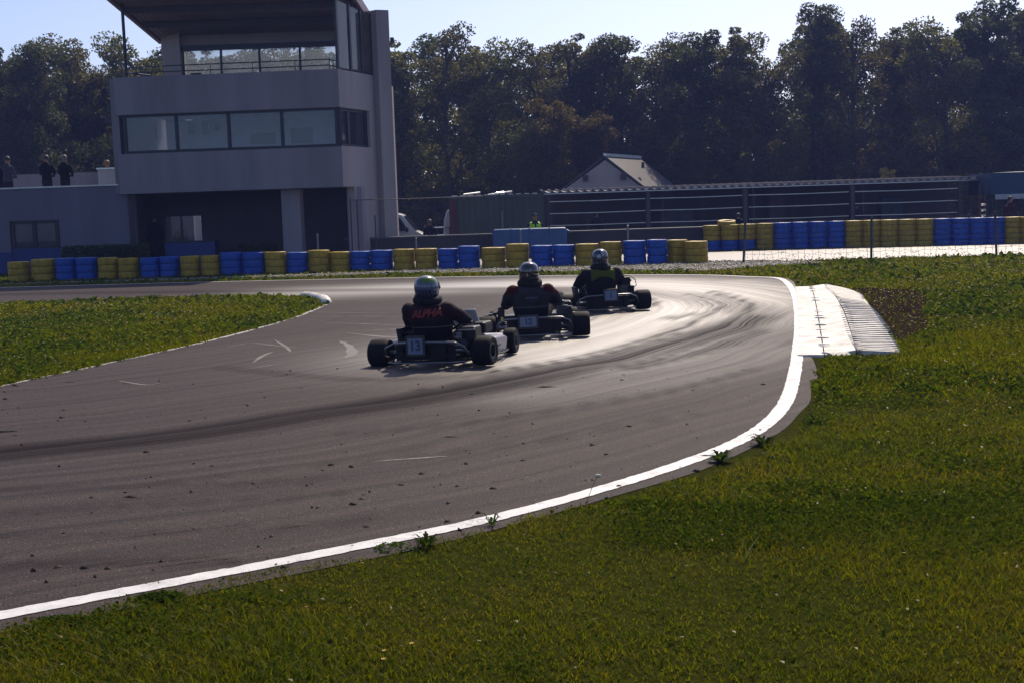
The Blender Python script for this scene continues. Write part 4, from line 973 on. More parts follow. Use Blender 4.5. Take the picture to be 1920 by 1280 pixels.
for xa, ya, xb, yb in ((869, 365.5, 900, 361.5), (915, 366, 960, 359.5), (930, 363, 945, 361)):
    p, q = at(xa, ya, 48.6), at(xb, yb, 48.9); mb.tube([p, q], .035, 6)
tag(mb.build('metal_sheets', M('bright zinc offcut', (.62, .62, .62), .3, .7)), 'bright metal offcuts lying on the container roof', 'metal sheets')
q = at(942, 410, 47.6); pst = thing('steel_post', 'slim pale post standing in front of the container side', 'post', (q.x, 47.6, PZ)); MB().tube([(0, 0, 0), (0, 0, 1.9)], .035, 8).build('shaft', galv, pst); MB().box((0, 0, 1.05), (.1, .1, .12)).build('latch', galv, pst)
# shelter
sx0, sx1 = at(1020, 380, 50).x, at(1842, 360, 50).x
sh = thing('shelter', 'long dark open sided paddock shelter with toothed sheet roof', 'shelter', ((sx0 + sx1) / 2, 50, PZ))
def sz(x): return 2.16
shd = M('dark shelter cladding', (.055, .05, .06), .8, var=.35, scale=.9, streak=True)
MB().box(((sx0 + sx1) / 2, 54, (2.2 + PZ) / 2), (sx1 - sx0, .15, 2.2 - PZ)).build('rear_wall', shd, sh, world=True)
zinc = M('zinc roof sheet', (.13, .13, .15), .5, .5, var=.2, scale=3)
mb = MB(); mb.hexa([(sx0, 49.7, 2.10), (sx1, 49.7, 2.10), (sx1, 54.3, 2.22), (sx0, 54.3, 2.22)], [(sx0, 49.7, 2.13), (sx1, 49.7, 2.13), (sx1, 54.3, 2.25), (sx0, 54.3, 2.25)]); mb.build('roof', zinc, sh, world=True)
mb = MB(); k = sx0
while k < sx1:                 # upturned rib ends along the eaves
    mb.hexa([(k - .05, 49.6, 2.131), (k + .13, 49.6, 2.131), (k + .13, 54.2, 2.251), (k - .05, 54.2, 2.251)], [(k - .04, 49.6, 2.215), (k - .02, 49.6, 2.21), (k + .0, 54.2, 2.32), (k - .04, 54.2, 2.32)]); k += .315
mb.build('roof_ribs', zinc, sh, world=True)
MB().box(((sx0 + sx1) / 2, 49.64, 2.075), (sx1 - sx0, .08, .03)).build('gutter', M('bright gutter', (.6, .6, .62), .35, .6), sh, world=True)
for x in (1026, 1213, 1395, 1596, 1798):
    p = at(x, 380, 49.75); MB().box((p.x + .04, 49.75, (2.03 + PZ) / 2), (.16, .16, 2.03 - PZ)).build('post', dkst, sh, world=True, bevel=.01)
for x in (1035, 1243, 1413, 1618): p = at(x, 380, 51.6); MB().box((p.x, 51.6, .85), (.1, .1, 2.5)).build('inner_post', dkst, sh, world=True)
bright = M('galvanised rail', (.7, .7, .72), .3, .9, var=.15, scale=4)
for z in (1.78, 1.32, .86, .40):
    for xa, xb in ((1030, 1209), (1219, 1391), (1403, 1590), (1602, 1794)):
        p, q = at(xa, 380, 49.72), at(xb, 380, 49.72)
        MB().tube([(p.x, 49.62, z), ((p.x + q.x) / 2, 49.62, z - .015), (q.x, 49.62, z)], .017, 6).build('rail', bright, sh, world=True)
for xa, xb, z0_, z1_, c in ((1100, 1130, -.4, 1.2, (.05, .05, .06)), (1245, 1300, -.4, 1.3, (.045, .045, .055)), (1440, 1470, -.4, 1.9, (.06, .04, .05)), (1500, 1580, -.4, .7, (.04, .035, .04)), (1650, 1690, -.4, 1.5, (.02, .05, .09))):
    p, q = at(xa, 400, 52.5), at(xb, 400, 52.5); t0 = thing('tool_cabinet', f'dark equipment cabinet inside the shelter near its {["left end", "second bay, beside the long rails", "third bay post", "third bay, low and wide", "fourth bay, bluish"][(xa>1200)+(xa>1400)+(xa>1490)+(xa>1600)]}', 'cabinet', ((p.x + q.x) / 2, 52.6, PZ))
    mm = M('cabinet', c, .6); hh = z1_ - z0_; MB().box((0, 0, hh / 2), (q.x - p.x, .5, hh)).build('carcass', mm, t0, bevel=.02)
    for s in (-1, 1): MB().box((s * (q.x - p.x) * .25, -.27, hh / 2), ((q.x - p.x) * .46, .03, hh - .12)).build('door', mm, t0, bevel=.01)
# gabled house
hs = thing('gabled_house', 'small pale gabled house with slate roof rising behind the shelter', 'house', (at(1134, 350, 64).x, 64, PZ))
ap, le, ri = at(1133, 296, 64), at(1062, 352, 64), at(1212, 358, 64)
lz = min(le.z, ri.z) - .6
dxl, dxr = ap.x - le.x, ri.x - ap.x
lx, rx = ap.x - dxl * 1.35, ap.x + dxr * 1.2
mh = M('pale house render', (.36, .31, .30), .85, var=.08, scale=1)
ezl = ap.z - (ap.z - le.z) * 1.35; ezr = ap.z - (ap.z - ri.z) * 1.2
n1, n2 = at(1096, 334, 64), at(1170, 331, 64)
mb = MB().add([(lx, 64, PZ), (rx, 64, PZ), (rx, 64, ezr), (ap.x + .05, 64, ap.z - .12), (lx, 64, ezl), (lx, 64.3, PZ), (rx, 64.3, PZ), (rx, 64.3, ezr), (ap.x + .05, 64.3, ap.z - .12), (lx, 64.3, ezl)], [(0, 1, 2, 3, 4), (9, 8, 7, 6, 5), (0, 5, 6, 1), (1, 6, 7, 2), (2, 7, 8, 3), (3, 8, 9, 4), (4, 9, 5, 0)])
mb.build('gable_wall', mh, hs, world=True)
rgd = Vector((at(1198, 303, 69).x - ap.x, 5, 0)); rgd.z = 0
slate = M('slate roof', (.045, .045, .056), .55, var=.25, scale=14, bmp=.4)
a0 = Vector((ap.x, 63.9, ap.z)); e0 = Vector((rx + .1, 63.9, ezr - .05)); up_ = Vector((0, 0, .1))
mb = MB().hexa([a0, e0, e0 + rgd, a0 + rgd], [a0 + up_, e0 + up_, e0 + rgd + up_, a0 + rgd + up_]); mb.build('roof_slope', slate, hs, world=True)
e1 = Vector((lx - .1, 64.25, ezl - .05)); a1 = Vector((ap.x, 64.25, ap.z))
mb = MB().hexa([e1, a1, a1 + rgd, e1 + rgd], [e1 + up_, a1 + up_, a1 + rgd + up_, e1 + rgd + up_]); mb.build('roof_slope', slate, hs, world=True)
mb = MB().hexa([a0 + Vector((-.05, 0, .10)), a0 + Vector((.12, 0, .05)), a0 + rgd + Vector((.12, 0, .05)), a0 + rgd + Vector((-.05, 0, .10))], [a0 + Vector((-.05, 0, .22)), a0 + Vector((.14, 0, .2)), a0 + rgd + Vector((.14, 0, .2)), a0 + rgd + Vector((-.05, 0, .22))]); mb.build('ridge_cap', M('zinc ridge', (.75, .75, .75), .4, .3), hs, world=True)
for p in (n1, n2): MB().box((p.x + (.04 if p is n1 else -.04), 63.85, p.z - .02), (.25, .3, .3)).build('eaves_bracket', M('dark timber', (.05, .04, .04), .7), hs, world=True)
p = at(1236, 323, 66); MB().box((p.x - .9, 65.3, p.z + .35), (.14, .14, .3)).build('vent', slate, hs, world=True)
# right edge: tent, table, red mast
q = at(1900, 350, 48.5)
tn = thing('canopy_tent', 'dark blue canopy tent at the right edge behind the far barrier', 'tent', (q.x + .6, 49.5, PZ))
mt_ = M('dark blue canopy', (.012, .05, .11), .6, var=.2)
zt0 = at(1860, 365, 48.5).z - PZ; ztp = at(1920, 318, 48.5).z - PZ + .5
mb = MB(); b4 = [(-1.5, -1.2, zt0), (1.5, -1.2, zt0), (1.5, 1.2, zt0), (-1.5, 1.2, zt0)]
mb.add(b4 + [(x * 1, y, zt0 + .80) for x, y, z in b4] + [(0, 0, zt0 + .84)], [(0, 1, 5, 4), (1, 2, 6, 5), (2, 3, 7, 6), (3, 0, 4, 7), (4, 5, 8), (5, 6, 8), (6, 7, 8), (7, 4, 8)]); mb.build('canopy', mt_, tn)
for x in (-1.45, 1.45):
    for y in (-1.15, 1.15): MB().tube([(x, y, 0), (x, y, zt0 + .1)], .025, 6).build('leg', dkst, tn)
q0, q1 = at(1866, 370, 48.1), at(1990, 368, 48.1)
tb2 = thing('banner_board', 'pale grey board hung under the front of the blue tent', 'board', ((q0.x + q1.x) / 2, 48.1, q0.z))
MB().box((0, 0, 0), (q1.x - q0.x, .05, .19)).build('board', M('pale board', (.42, .42, .46), .6), tb2, bevel=.01)
for s in (-1, 1): MB().tube([(s * (q1.x - q0.x) * .48, .03, 0), (s * (q1.x - q0.x) * .48, .03, -q0.z + PZ)], .02, 6).build('stake', dkst, tb2)
q = at(1842, 400, 47); lt = thing('equipment_rack', 'slim dark red rack with shiny shelves right of the shelter', 'rack', (q.x, 47, PZ))
redm = M('dark red steel', (.09, .02, .025), .5)
zt_ = at(1842, 345, 47).z - PZ
for x in (-.11, .1): MB().tube([(x, 0, 0), (x, 0, zt_)], .03, 6).build('upright', redm, lt)
for z in np.linspace(.55, 1.55, 6): MB().box((.0, -.02, z), (.17, .2, .07)).build('shelf', M('mirror steel', (.7, .66, .6), .2, 1), lt, bevel=.01)
# ================================================================== PEOPLE
def cloth(name, col, var=.2):
    return M(name, col, .75, var=var, scale=9, bmp=.25, spec=.25)
def finish_body(o, vox=.014, it=3):
    r = o.modifiers.new('skin', 'REMESH'); r.mode = 'VOXEL'; r.voxel_size = vox; r.use_smooth_shade = True
    s = o.modifiers.new('soft', 'SMOOTH'); s.iterations = it; s.factor = .5
    return o
def head_into(mb, c, face=1, s=1.0):          # face +1 looks along +Y, -1 along -Y
    x, y, z = c
    mb.ell(c, (.076 * s, .095 * s, .118 * s)); mb.ell((x, y + face * .03, z - .06 * s), (.055 * s, .06 * s, .06 * s), 12, 8)
    mb.ell((x, y + face * .097 * s, z - .01), (.014, .022, .026), 8, 6)
    for k in (-1, 1): mb.ell((x + k * .078 * s, y, z), (.013, .024, .033), 8, 6); mb.ell((x + k * .03, y + face * .083, z + .022), (.017, .013, .011), 8, 6)
    mb.ell((x, y + face * .088, z - .055), (.026, .012, .009), 8, 6)
def hand_into(mb, w, d, side):
    d = Vector(d).normalized(); w = Vector(w); s = d.cross(Vector((0, 1, 0))); s = s.normalized() if s.length > .1 else Vector((1, 0, 0))
    mb.ell(w + d * .05, (.03, .045, .05), 10, 8)
    for k, L in enumerate((.07, .08, .076, .06)):
        b = w + d * .085 + s * (k - 1.5) * .02; mb.tube([b, b + d * L * .55, b + d * L + Vector((0, .02, 0))], [.010, .009, .007], 6)
    b = w + d * .03 + s * side * .04; mb.tube([b, b + d * .04 + s * side * .02, b + d * .065 + s * side * .02], [.012, .010, .008], 6)
def stander(label, p, H=1.75, face=-1, top=(.02, .02, .025), legs=(.02, .022, .03), hair=(.03, .022, .016), turn=0, arms='down', skin=(.34, .2, .14), hat=None, vest=None, lean=0):
    """a standing figure; clothes are one continuous surface, head and hands show skin"""
    t0 = thing('person', label, 'person', (p.x, p.y, p.z), turn)
    k = H / 1.75; mb = MB()
    mb.loft([(0, 0, .86 * k, .16, .115), (0, 0, .98 * k, .175, .125), (0, lean * .3, 1.14 * k, .165, .12), (0, lean * .7, 1.3 * k, .2, .13), (0, lean, 1.41 * k, .2, .115), (0, lean, 1.47 * k, .12, .085), (0, lean * 1.05, 1.53 * k, .058, .06)], 18)
    for s in (-1, 1):
        mb.tube([(s * .09, 0, .92 * k), (s * .1, .01 * face, .5 * k), (s * .11, -.01 * face, .08 * k)], [.098, .068, .05], 12)
        mb.tube([(s * .11, -.02 * face, .045), (s * .12, .08 * face, .04), (s * .125, .17 * face, .035)], [.05, .048, .035], 10)
        if arms == 'down': J = [(s * .19, lean, 1.41 * k), (s * .25, lean * .8 - .02 * face, 1.15 * k), (s * .25, .05 * face, .9 * k)]
        elif arms == 'front': J = [(s * .19, lean, 1.41 * k), (s * .26, lean + .05 * face, 1.15 * k), (s * .1, .24 * face, 1.1 * k)]
        else: J = [(s * .19, lean, 1.41 * k), (s * .28, lean + .12 * face, 1.18 * k), (s * .2, .34 * face, 1.12 * k)]
        mb.tube(J, [.066, .052, .04], 12); d = Vector(J[2]) - Vector(J[1]); hand_into(mb, J[2], d, s)
    mb.ell((0, lean, 1.38 * k), (.215, .12, .09))
    head_into(mb, (0, lean + .02 * face, 1.63 * k), face, k)
    mt, t, b = newmat('clothed figure'); g = N(t, 'ShaderNodeSeparateXYZ'); t.links.new(coords(t), g.inputs[0])
    f = noise(t, coords(t), 8, 4)
    def vary(c): return ramp(t, f, [(.3, [v * .7 for v in c]), (.7, [v * 1.25 for v in c])])
    c = mixc(t, math_(t, 'GREATER_THAN', g.outputs[2], .93 * k), vary(legs), vary(top))
    c = mixc(t, math_(t, 'GREATER_THAN', g.outputs[2], 1.52 * k), c, skin)
    t.links.new(c, b.inputs['Base Color']); b.inputs['Roughness'].default_value = .9; b.inputs['Specular IOR Level'].default_value = .1
    o = finish_body(mb.build('body', mt, t0, smooth=180), .018, 3)
    hm = M('hair', hair, .55, scale=30) if hat is None else cloth('cap', hat)
    z = 1.63 * k; h = MB()
    h.lathe([(.0, .128), (.05, .12), (.085, .085), (.098, .03), (.096, -.02 if hat is None else .02), (.086, -.025 if hat is None else .018), (.0, .05)], (0, lean + (.02 - .012) * face, z), 18)
    if hat is not None: h.tube([(-.06, lean + face * .1, z + .03), (0, lean + face * .16, z + .025), (.06, lean + face * .1, z + .03)], .014, 6)
    h.build('hair' if hat is None else 'cap', hm, t0, smooth=60)
    if vest:
        v = MB(); secs = [(0, 0, .92 * k, .20, .15), (0, lean * .5, 1.14 * k, .192, .147), (0, lean * .7, 1.3 * k, .222, .155), (0, lean, 1.40 * k, .20, .15), (0, lean, 1.475 * k, .13, .115)]
        v.loft(secs, 22); v.f = v.f[:-2]
        keep = []
        for fc in v.f:
            cx = sum(v.v[i][0] for i in fc) / len(fc); cy = sum(v.v[i][1] for i in fc) / len(fc); cz = sum(v.v[i][2] for i in fc) / len(fc)
            if not (cy * face > .02 and cz > 1.3 * k and abs(cx) < (cz - 1.26 * k) * .5): keep.append(fc)
        v.f = keep; o = v.build('vest', vest, t0, smooth=60); sd_ = o.modifiers.new('thick', 'SOLIDIFY'); sd_.thickness = .008
    return t0
def on(px, py, Y, z): q = at(px, py, Y); return Vector((q.x, Y, z))
TZ = 2.03
dk = (.008, .008, .011)
stander('spectator in dark clothes cut by the left edge of the photo on the terrace', on(-6, 320, 41.9, TZ - .05), 1.72, 1, dk, turn=.2)
stander('spectator in a grey blue jacket near the left edge of the terrace', on(14, 320, 41.8, TZ), 1.76, 1, (.05, .055, .075), turn=-.5, arms='front')
stander('broad spectator in a black jacket, middle of the terrace', on(87, 320, 41.8, TZ), 1.76, 1, dk, turn=-.3, arms='front', hair=(.05, .045, .04))
stander('spectator in black with short fair hair right of the broad one on the terrace', on(121, 320, 41.9, TZ), 1.75, 1, dk, turn=-.4, arms='front', hair=(.16, .13, .1))
stander('spectator with fair hair behind the white block next to the tower', on(200, 310, 43.4, TZ - .12), 1.72, 1, (.05, .02, .022), turn=-.3, hair=(.22, .12, .06), arms='front')
hiv = M('lime safety vest', (.36, .62, .02), .6, var=.12, scale=4)
stander('marshal in a lime yellow safety vest and dark cap behind the blue block', on(1003, 420, 43.2, -.4), 1.79, -1, (.025, .03, .045), vest=hiv, hat=(.02, .02, .022), arms='down', turn=.1)
stander('person in black with short hair standing between van and container', on(806, 430, 48.6, -.4), 1.66, 1, dk, hair=(.12, .11, .1), turn=.5)
stander('person in a dark red top seen before the pale board at the right edge', on(1894, 390, 47.2, -.4), 1.82, -1, (.05, .014, .018), hair=(.03, .012, .012), turn=.3)
stander('dark figure standing in the shelter left of its second post', on(1118, 400, 51.2, -.4), 1.72, -1, (.035, .035, .045), turn=.4)
stander('dark figure standing in the shelter behind its fourth post', on(1606, 400, 51.5, -.4), 1.74, 1, (.02, .03, .05), turn=-.5)
stander('dark figure behind the low wall at the third shelter post', on(1384, 410, 48.6, -.4), 1.5, 1, dk, turn=-.5)
stander('stooping visitor with fair hair seen through the bright rear window', on(341, 430, 44.6, -.05), 1.5, 1, (.05, .035, .025), hair=(.3, .22, .14), turn=.8, arms='front', lean=.08)
stander('dark visitor standing in the tower recess left of the rear window', on(290, 430, 42.4, 0), 1.74, 1, (.012, .012, .016), turn=.3)
# ================================================================== KARTS
blk = M('black kart plastic', (.006, .006, .008), .5, var=.3, scale=10, spec=.25)
tyr = M('kart slick rubber', (.008, .0075, .008), .72, var=.35, scale=14, bmp=.3, spec=.2)
chrome = M('chromed tube', (.20, .20, .22), .30, 1, var=.1)
alloy = M('dull alloy', (.13, .13, .14), .38, .9, var=.2, scale=12)
darkal = M('dark alloy', (.02, .02, .023), .42, .6, var=.2, scale=12)
platem = M('number plate', (.15, .18, .28), .5, var=.1, scale=10)
platef = M('grey plate holder', (.03, .03, .028), .6)
digm = M('dark blue digits', (.035, .045, .10), .6, var=0)
seatm = M('black seat shell', (.008, .008, .01), .45, spec=.25)
def text_mesh(s, size, mat, ext=.002, shear=0, bold=0, squash=1):
    cu = bpy.data.curves.new('writing', 'FONT'); cu.body = s; cu.size = size; cu.align_x = 'CENTER'; cu.align_y = 'CENTER'; cu.extrude = ext; cu.shear = shear; cu.offset = bold; cu.resolution_u = 3
    to = bpy.data.objects.new('tmp', cu); COL.objects.link(to); dg_ = bpy.context.evaluated_depsgraph_get()
    me = bpy.data.meshes.new_from_object(to.evaluated_get(dg_)); bpy.data.objects.remove(to); bpy.data.curves.remove(cu)
    me.materials.clear(); me.materials.append(mat); me.transform(Matrix.Rotation(R(90), 4, 'X')); me.transform(Matrix.Diagonal((squash, 1, 1, 1))); return me
def wheel(parent, c, r, wd, spin):
    e = wd / 2
    o = MB().lathe([(r * .5, -e * .9), (r * .72, -e), (r * .88, -e * .98), (r * .965, -e * .84), (r * .995, -e * .6), (r, 0), (r * .995, e * .6), (r * .965, e * .84), (r * .88, e * .98), (r * .72, e), (r * .5, e * .9)], n=40, axis='X').build('tyre', tyr, parent, smooth=40)
    o.location = c
    rm = MB().lathe([(r * .52, -e * .92), (r * .47, -e * .9), (r * .44, -e * .3), (r * .2, -e * .2), (r * .16, -e * .5), (0, -e * .5)], n=24, axis='X').lathe([(r * .52, e * .92), (r * .47, e * .9), (r * .44, e * .3), (r * .2, e * .2), (r * .16, e * .5), (0, e * .5)], n=24, axis='X').build('rim', alloy, o, smooth=40)
    return o
def kart(label, gpix, head, bank, pod_m, num, plate, gear, nose_m, engine='right'):
    p = gp(*gpix)
    k = thing('racing_kart', label, 'kart', p, -R(head)); k.rotation_euler = (0, bank, -R(head))
    for s in (-1, 1):
        wheel(k, (s * .575, 0, .149), .149, .215, 0); wheel(k, (s * .505, 1.045, .139), .139, .135, 0).rotation_euler = (0, 0, .09)
    MB().tube([(-.64, 0, .149), (.64, 0, .149)], .024, 12).build('rear_axle', chrome, k, smooth=60)
    fr_ = MB()
    for s in (-1, 1):
        fr_.tube([(s * .30, -.1, .085), (s * .33, .25, .06), (s * .33, .65, .06), (s * .22, .95, .06), (s * .20, 1.2, .06)], .015, 8)
        fr_.tube([(s * .33, .22, .06), (s * .55, .24, .07), (s * .6, .5, .07), (s * .55, .82, .07), (s * .3, .84, .06)], .01, 8)
        fr_.tube([(s * .33, .26, .10), (s * .52, .28, .15), (s * .56, .5, .15), (s * .52, .8, .15), (s * .3, .8, .1)], .009, 8)
        fr_.tube([(s * .28, 1.04, .09), (s * .46, 1.045, .129)], .016, 8)
    for y in (-.08, .3, .75, 1.12): fr_.tube([(-.32, y, .06), (.32, y, .06)], .014, 8)
    fr_.build('chassis', darkal, k, smooth=60)
    MB().box((0, .85, .045), (.5, .75, .006)).build('floor_tray', darkal, k, bevel=.002)
    bpb = MB()
    bpb.tube([(-.47, -.05, .11), (-.47, -.16, .13), (-.43, -.2, .22), (-.33, -.21, .262), (-.1, -.215, .268), (.1, -.215, .268), (.33, -.21, .262), (.43, -.2, .22), (.47, -.16, .13), (.47, -.05, .11)], .012, 8)
    bpb.tube([(-.42, -.05, .08), (-.42, -.18, .065), (-.3, -.21, .06), (.3, -.21, .06), (.42, -.18, .065), (.42, -.05, .08)], .010, 8)
    bpb.build('rear_bumper', chrome, k, smooth=60)
    bpb = MB()
    for s in (-.24, .24): bpb.tube([(s, -.21, .06), (s, -.212, .258)], .009, 6); bpb.tube([(s, -.21, .2), (s * .9, -.02, .09)], .009, 6)
    bpb.build('bumper_strut', blk, k, smooth=60)
    MB().box((0, -.17, .165), (.66, .012, .16)).build('bumper_panel', blk, k, bevel=.02)
    # plate
    px_, pz_, pw, ph = plate
    pl = MB().box((px_, -.236, pz_), (pw + .05, .014, ph + .05)).build('plate_holder', platef, k, bevel=.008)
    MB().box((px_, -.2455, pz_), (pw, .004, ph)).build('number_plate', platem, pl)
    me = text_mesh(num, ph * .88, digm, .0015, 0, .004, .92)
    o = bpy.data.objects.new('number', me); COL.objects.link(o); o.parent = pl; o.location = (px_, -.249, pz_)
    # seat
    sv, sf = [], []; nu, nv = 14, 10
    for i in range(nv + 1):
        f = i / nv
        for j in range(nu + 1):
            a = (j / nu - .5) * 2
            if f < .55: y = .02 + .10 * (1 - f / .55) * 1.4; z = .50 - f / .55 * .36; wdh = .185 + .03 * f
            else: g = (f - .55) / .45; y = .16 + g * .34 - .02; z = .14 - .05 * math.sin(g * 3) + .05 * g; wdh = .2 - .02 * g
            z2 = z + (.16 if f > .4 else .10 * f / .4) * abs(a) ** 3; y2 = y + .13 * abs(a) ** 2.2 * (1 if f < .55 else .2)
            sv.append((a * wdh - .02, y2 - .03, z2))
    for i in range(nv):
        for j in range(nu): q = i * (nu + 1) + j; sf.append((q, q + 1, q + nu + 2, q + nu + 1))
    o = MB().add(sv, sf).build('seat', seatm, k, smooth=60); sd_ = o.modifiers.new('t', 'SOLIDIFY'); sd_.thickness = .012
    # engine side
    e = 1 if engine == 'right' else -1
    en = MB().box((e * .36, .26, .17), (.17, .2, .14)).box((e * .36, .22, .12), (.2, .26, .06)).build('engine_block', darkal, k, bevel=.012)
    fn = MB()
    for i in range(7): fn.box((e * .36, .26, .25 + i * .019), (.165 - .004 * i, .17 - .004 * i, .010))
    fn.build('cooling_fins', alloy, en)
    MB().tube([(e * .36, .26, .37), (e * .36, .26, .40)], .02, 8).tube([(e * .36, .26, .40), (e * .37, .24, .43)], .012, 6).build('spark_plug', alloy, en)
    MB().box((e * .40, .45, .35), (.16, .26, .12)).build('airbox', blk, k, bevel=.03)
    MB().tube([(e * .38, .36, .26), (e * .40, .44, .3)], .03, 10).build('carburettor', alloy, k)
    MB().tube([(e * .37, .15, .2), (e * .40, .0, .2), (e * .41, -.08, .22), (e * .41, -.16, .24)], [.025, .04, .055, .05], 12).build('exhaust', darkal, k, smooth=60)
    MB().lathe([(.0, -.006), (.088, -.006), (.094, -.003), (.094, .003), (.088, .006), (0, .006)], (e * .22, 0, .139), 28, 'X').build('sprocket', alloy, k)
    MB().lathe([(.03, -.006), (.085, -.005), (.085, .005), (.03, .006)], (-e * .22, 0, .139), 28, 'X').build('brake_disc', alloy, k)
    MB().box((-e * .40, .22, .26), (.05, .24, .26), ry=-e * .12).build('radiator', darkal, k, bevel=.008)
    # side pods
    for s in (-1, 1):
        a = .44 * s; b_ = .59 * s; pr = [(.19, .06), (.205, .235), (.25, .27), (.66, .26), (.77, .23), (.78, .06)]
        mb = MB().add([(a, y, z) for y, z in pr] + [(b_ - s * (.05 if i in (0, 5) else .02 if z > .2 else 0), y, z - (.02 if z > .18 else 0)) for i, (y, z) in enumerate(pr)], [tuple(range(6)), tuple(range(11, 5, -1))] + [(i, i + 6, (i + 1) % 6 + 6, (i + 1) % 6) for i in range(6)])
        pod = clean(mb.build('side_pod', pod_m, k, bevel=.02, seg=3, smooth=50))
    pr = [(-.52, 1.2), (-.48, 1.36), (-.25, 1.47), (.25, 1.47), (.48, 1.36), (.52, 1.2), (.3, 1.26), (-.3, 1.26)]
    MB().prism(pr, .05, .19).build('nose_fairing', nose_m, k, bevel=.03, seg=3, smooth=50)
    MB().hexa([(-.16, 1.12, .2), (.16, 1.12, .2), (.16, 1.18, .2), (-.16, 1.18, .2)], [(-.15, .93, .50), (.15, .93, .50), (.15, .96, .51), (-.15, .96, .51)]).build('front_panel', nose_m, k, bevel=.02)
    sw = MB(); c0_ = Vector((0, .56, .44)); ax = Vector((0, -.75, .66)).normalized(); u = Vector((1, 0, 0)); v = ax.cross(u)
    sw.tube([c0_ + (u * math.cos(t_) + v * math.sin(t_)) * .15 for t_ in np.linspace(0, 2 * math.pi, 25)], .013, 8)
    for t_ in (.5, 2.64, 4.71): sw.tube([c0_, c0_ + (u * math.cos(t_) + v * math.sin(t_)) * .15], .01, 6)
    sw.tube([c0_, (0, 1.0, .1)], .01, 8); sw.build('steering_wheel', blk, k, smooth=60)
    for s in (-1, 1): MB().tube([(s * .14, 1.1, .06), (s * .14, 1.08, .2), (s * .2, 1.07, .21)], .008, 6).build('pedal', alloy, k)
    if gear == 'cable':       # arched cable and box behind the driver's right arm
        MB().tube([(.33, .3, .50), (.45, .26, .51), (.53, .22, .44), (.54, .2, .36), (.47, .2, .30)], .007, 6).build('cable', blk, k, smooth=60)
        MB().box((.38, .3, .40), (.14, .22, .18)).box((.45, .25, .3), (.10, .16, .12)).build('induction_box', blk, k, bevel=.015)
        MB().tube([(.43, .25, .46), (.47, .24, .42)], .02, 8).build('filter', alloy, k)
    if gear == 'silencer':
        MB().box((.44, -.13, .22), (.075, .08, .30)).build('silencer', darkal, k, bevel=.02)
        MB().tube([(.44, -.13, .375), (.44, -.13, .385)], .035, 10).build('silencer_cap', chrome, k)
        mb = MB()
        for i in range(5): mb.box((-.38 - .05 * i, .2 + .02 * i, .31 - .018 * i), (.035, .14, .10))
        mb.tube([(-.36, .2, .33), (-.62, .28, .27)], .012, 6); mb.build('engine_fins', darkal, k)
        MB().box((-.39, -.02, .25), (.03, .03, .06)).build('reflector', M('amber reflector', (.8, .55, .1), .4), k, bevel=.004)
        for i in range(4): MB().lathe([(0, -.01), (.03 - .003 * i, -.01), (.03 - .003 * i, .01), (0, .01)], (.52 + .0 * i, -.03, .10 + .05 * i), 12, 'X').build('exhaust_spring', chrome, k)
    if gear == 'fuel':
        MB().box((.43, .04, .30), (.16, .2, .2)).build('coil_box', darkal, k, bevel=.02)
        MB().box((.43, -.09, .37), (.18, .02, .016)).build('bracket', chrome, k, bevel=.004)
        MB().lathe([(0, -.03), (.05, -.03), (.055, 0), (.05, .03), (0, .03)], (.36, -.09, .3), 16, 'X').build('starter', alloy, k, smooth=50)
        MB().tube([(.30, -.1, .22), (.36, -.13, .22)], .015, 8).build('bolt', chrome, k)
        mb = MB().tube([(-.46, .28, .26), (-.40, .2, .30), (-.3, .15, .33), (-.2, .14, .33)], .03, 8); mb.tube([(-.46, .28, .26), (-.46, .4, .1)], .02, 8); mb.build('radiator_hose', blk, k, smooth=60)
    return k
pod_w = M('white pod plastic', (.25, .245, .29), .4, var=.1, scale=6, coat=.3)
pod_d = M('dark pod plastic', (.03, .03, .036), .4, var=.2)
nose_w = M('white nose', (.5, .5, .52), .4)
K1 = dict(gpix=(812, 686), head=19, bank=-R(1.6)); K2 = dict(gpix=(1003, 634), head=1, bank=-R(1.2)); K3 = dict(gpix=(1136, 585), head=-9, bank=-R(1.2))
kart('nearest racing kart with a white side pod, black bumper and square pale rear plate', plate=(-.08, .235, .162, .16), num='13', pod_m=pod_w, gear='fuel', nose_m=nose_w, **K1)
kart('middle racing kart with an oblong plate reading 12 and an upright silencer box', plate=(-.07, .225, .20, .118), num='12', pod_m=pod_d, gear='silencer', nose_m=pod_d, **K2)
kart('farthest racing kart with a plate reading 1 and an arched cable beside the driver', plate=(.03, .26, .175, .14), num='1', pod_m=pod_d, gear='cable', nose_m=pod_d, **K3)
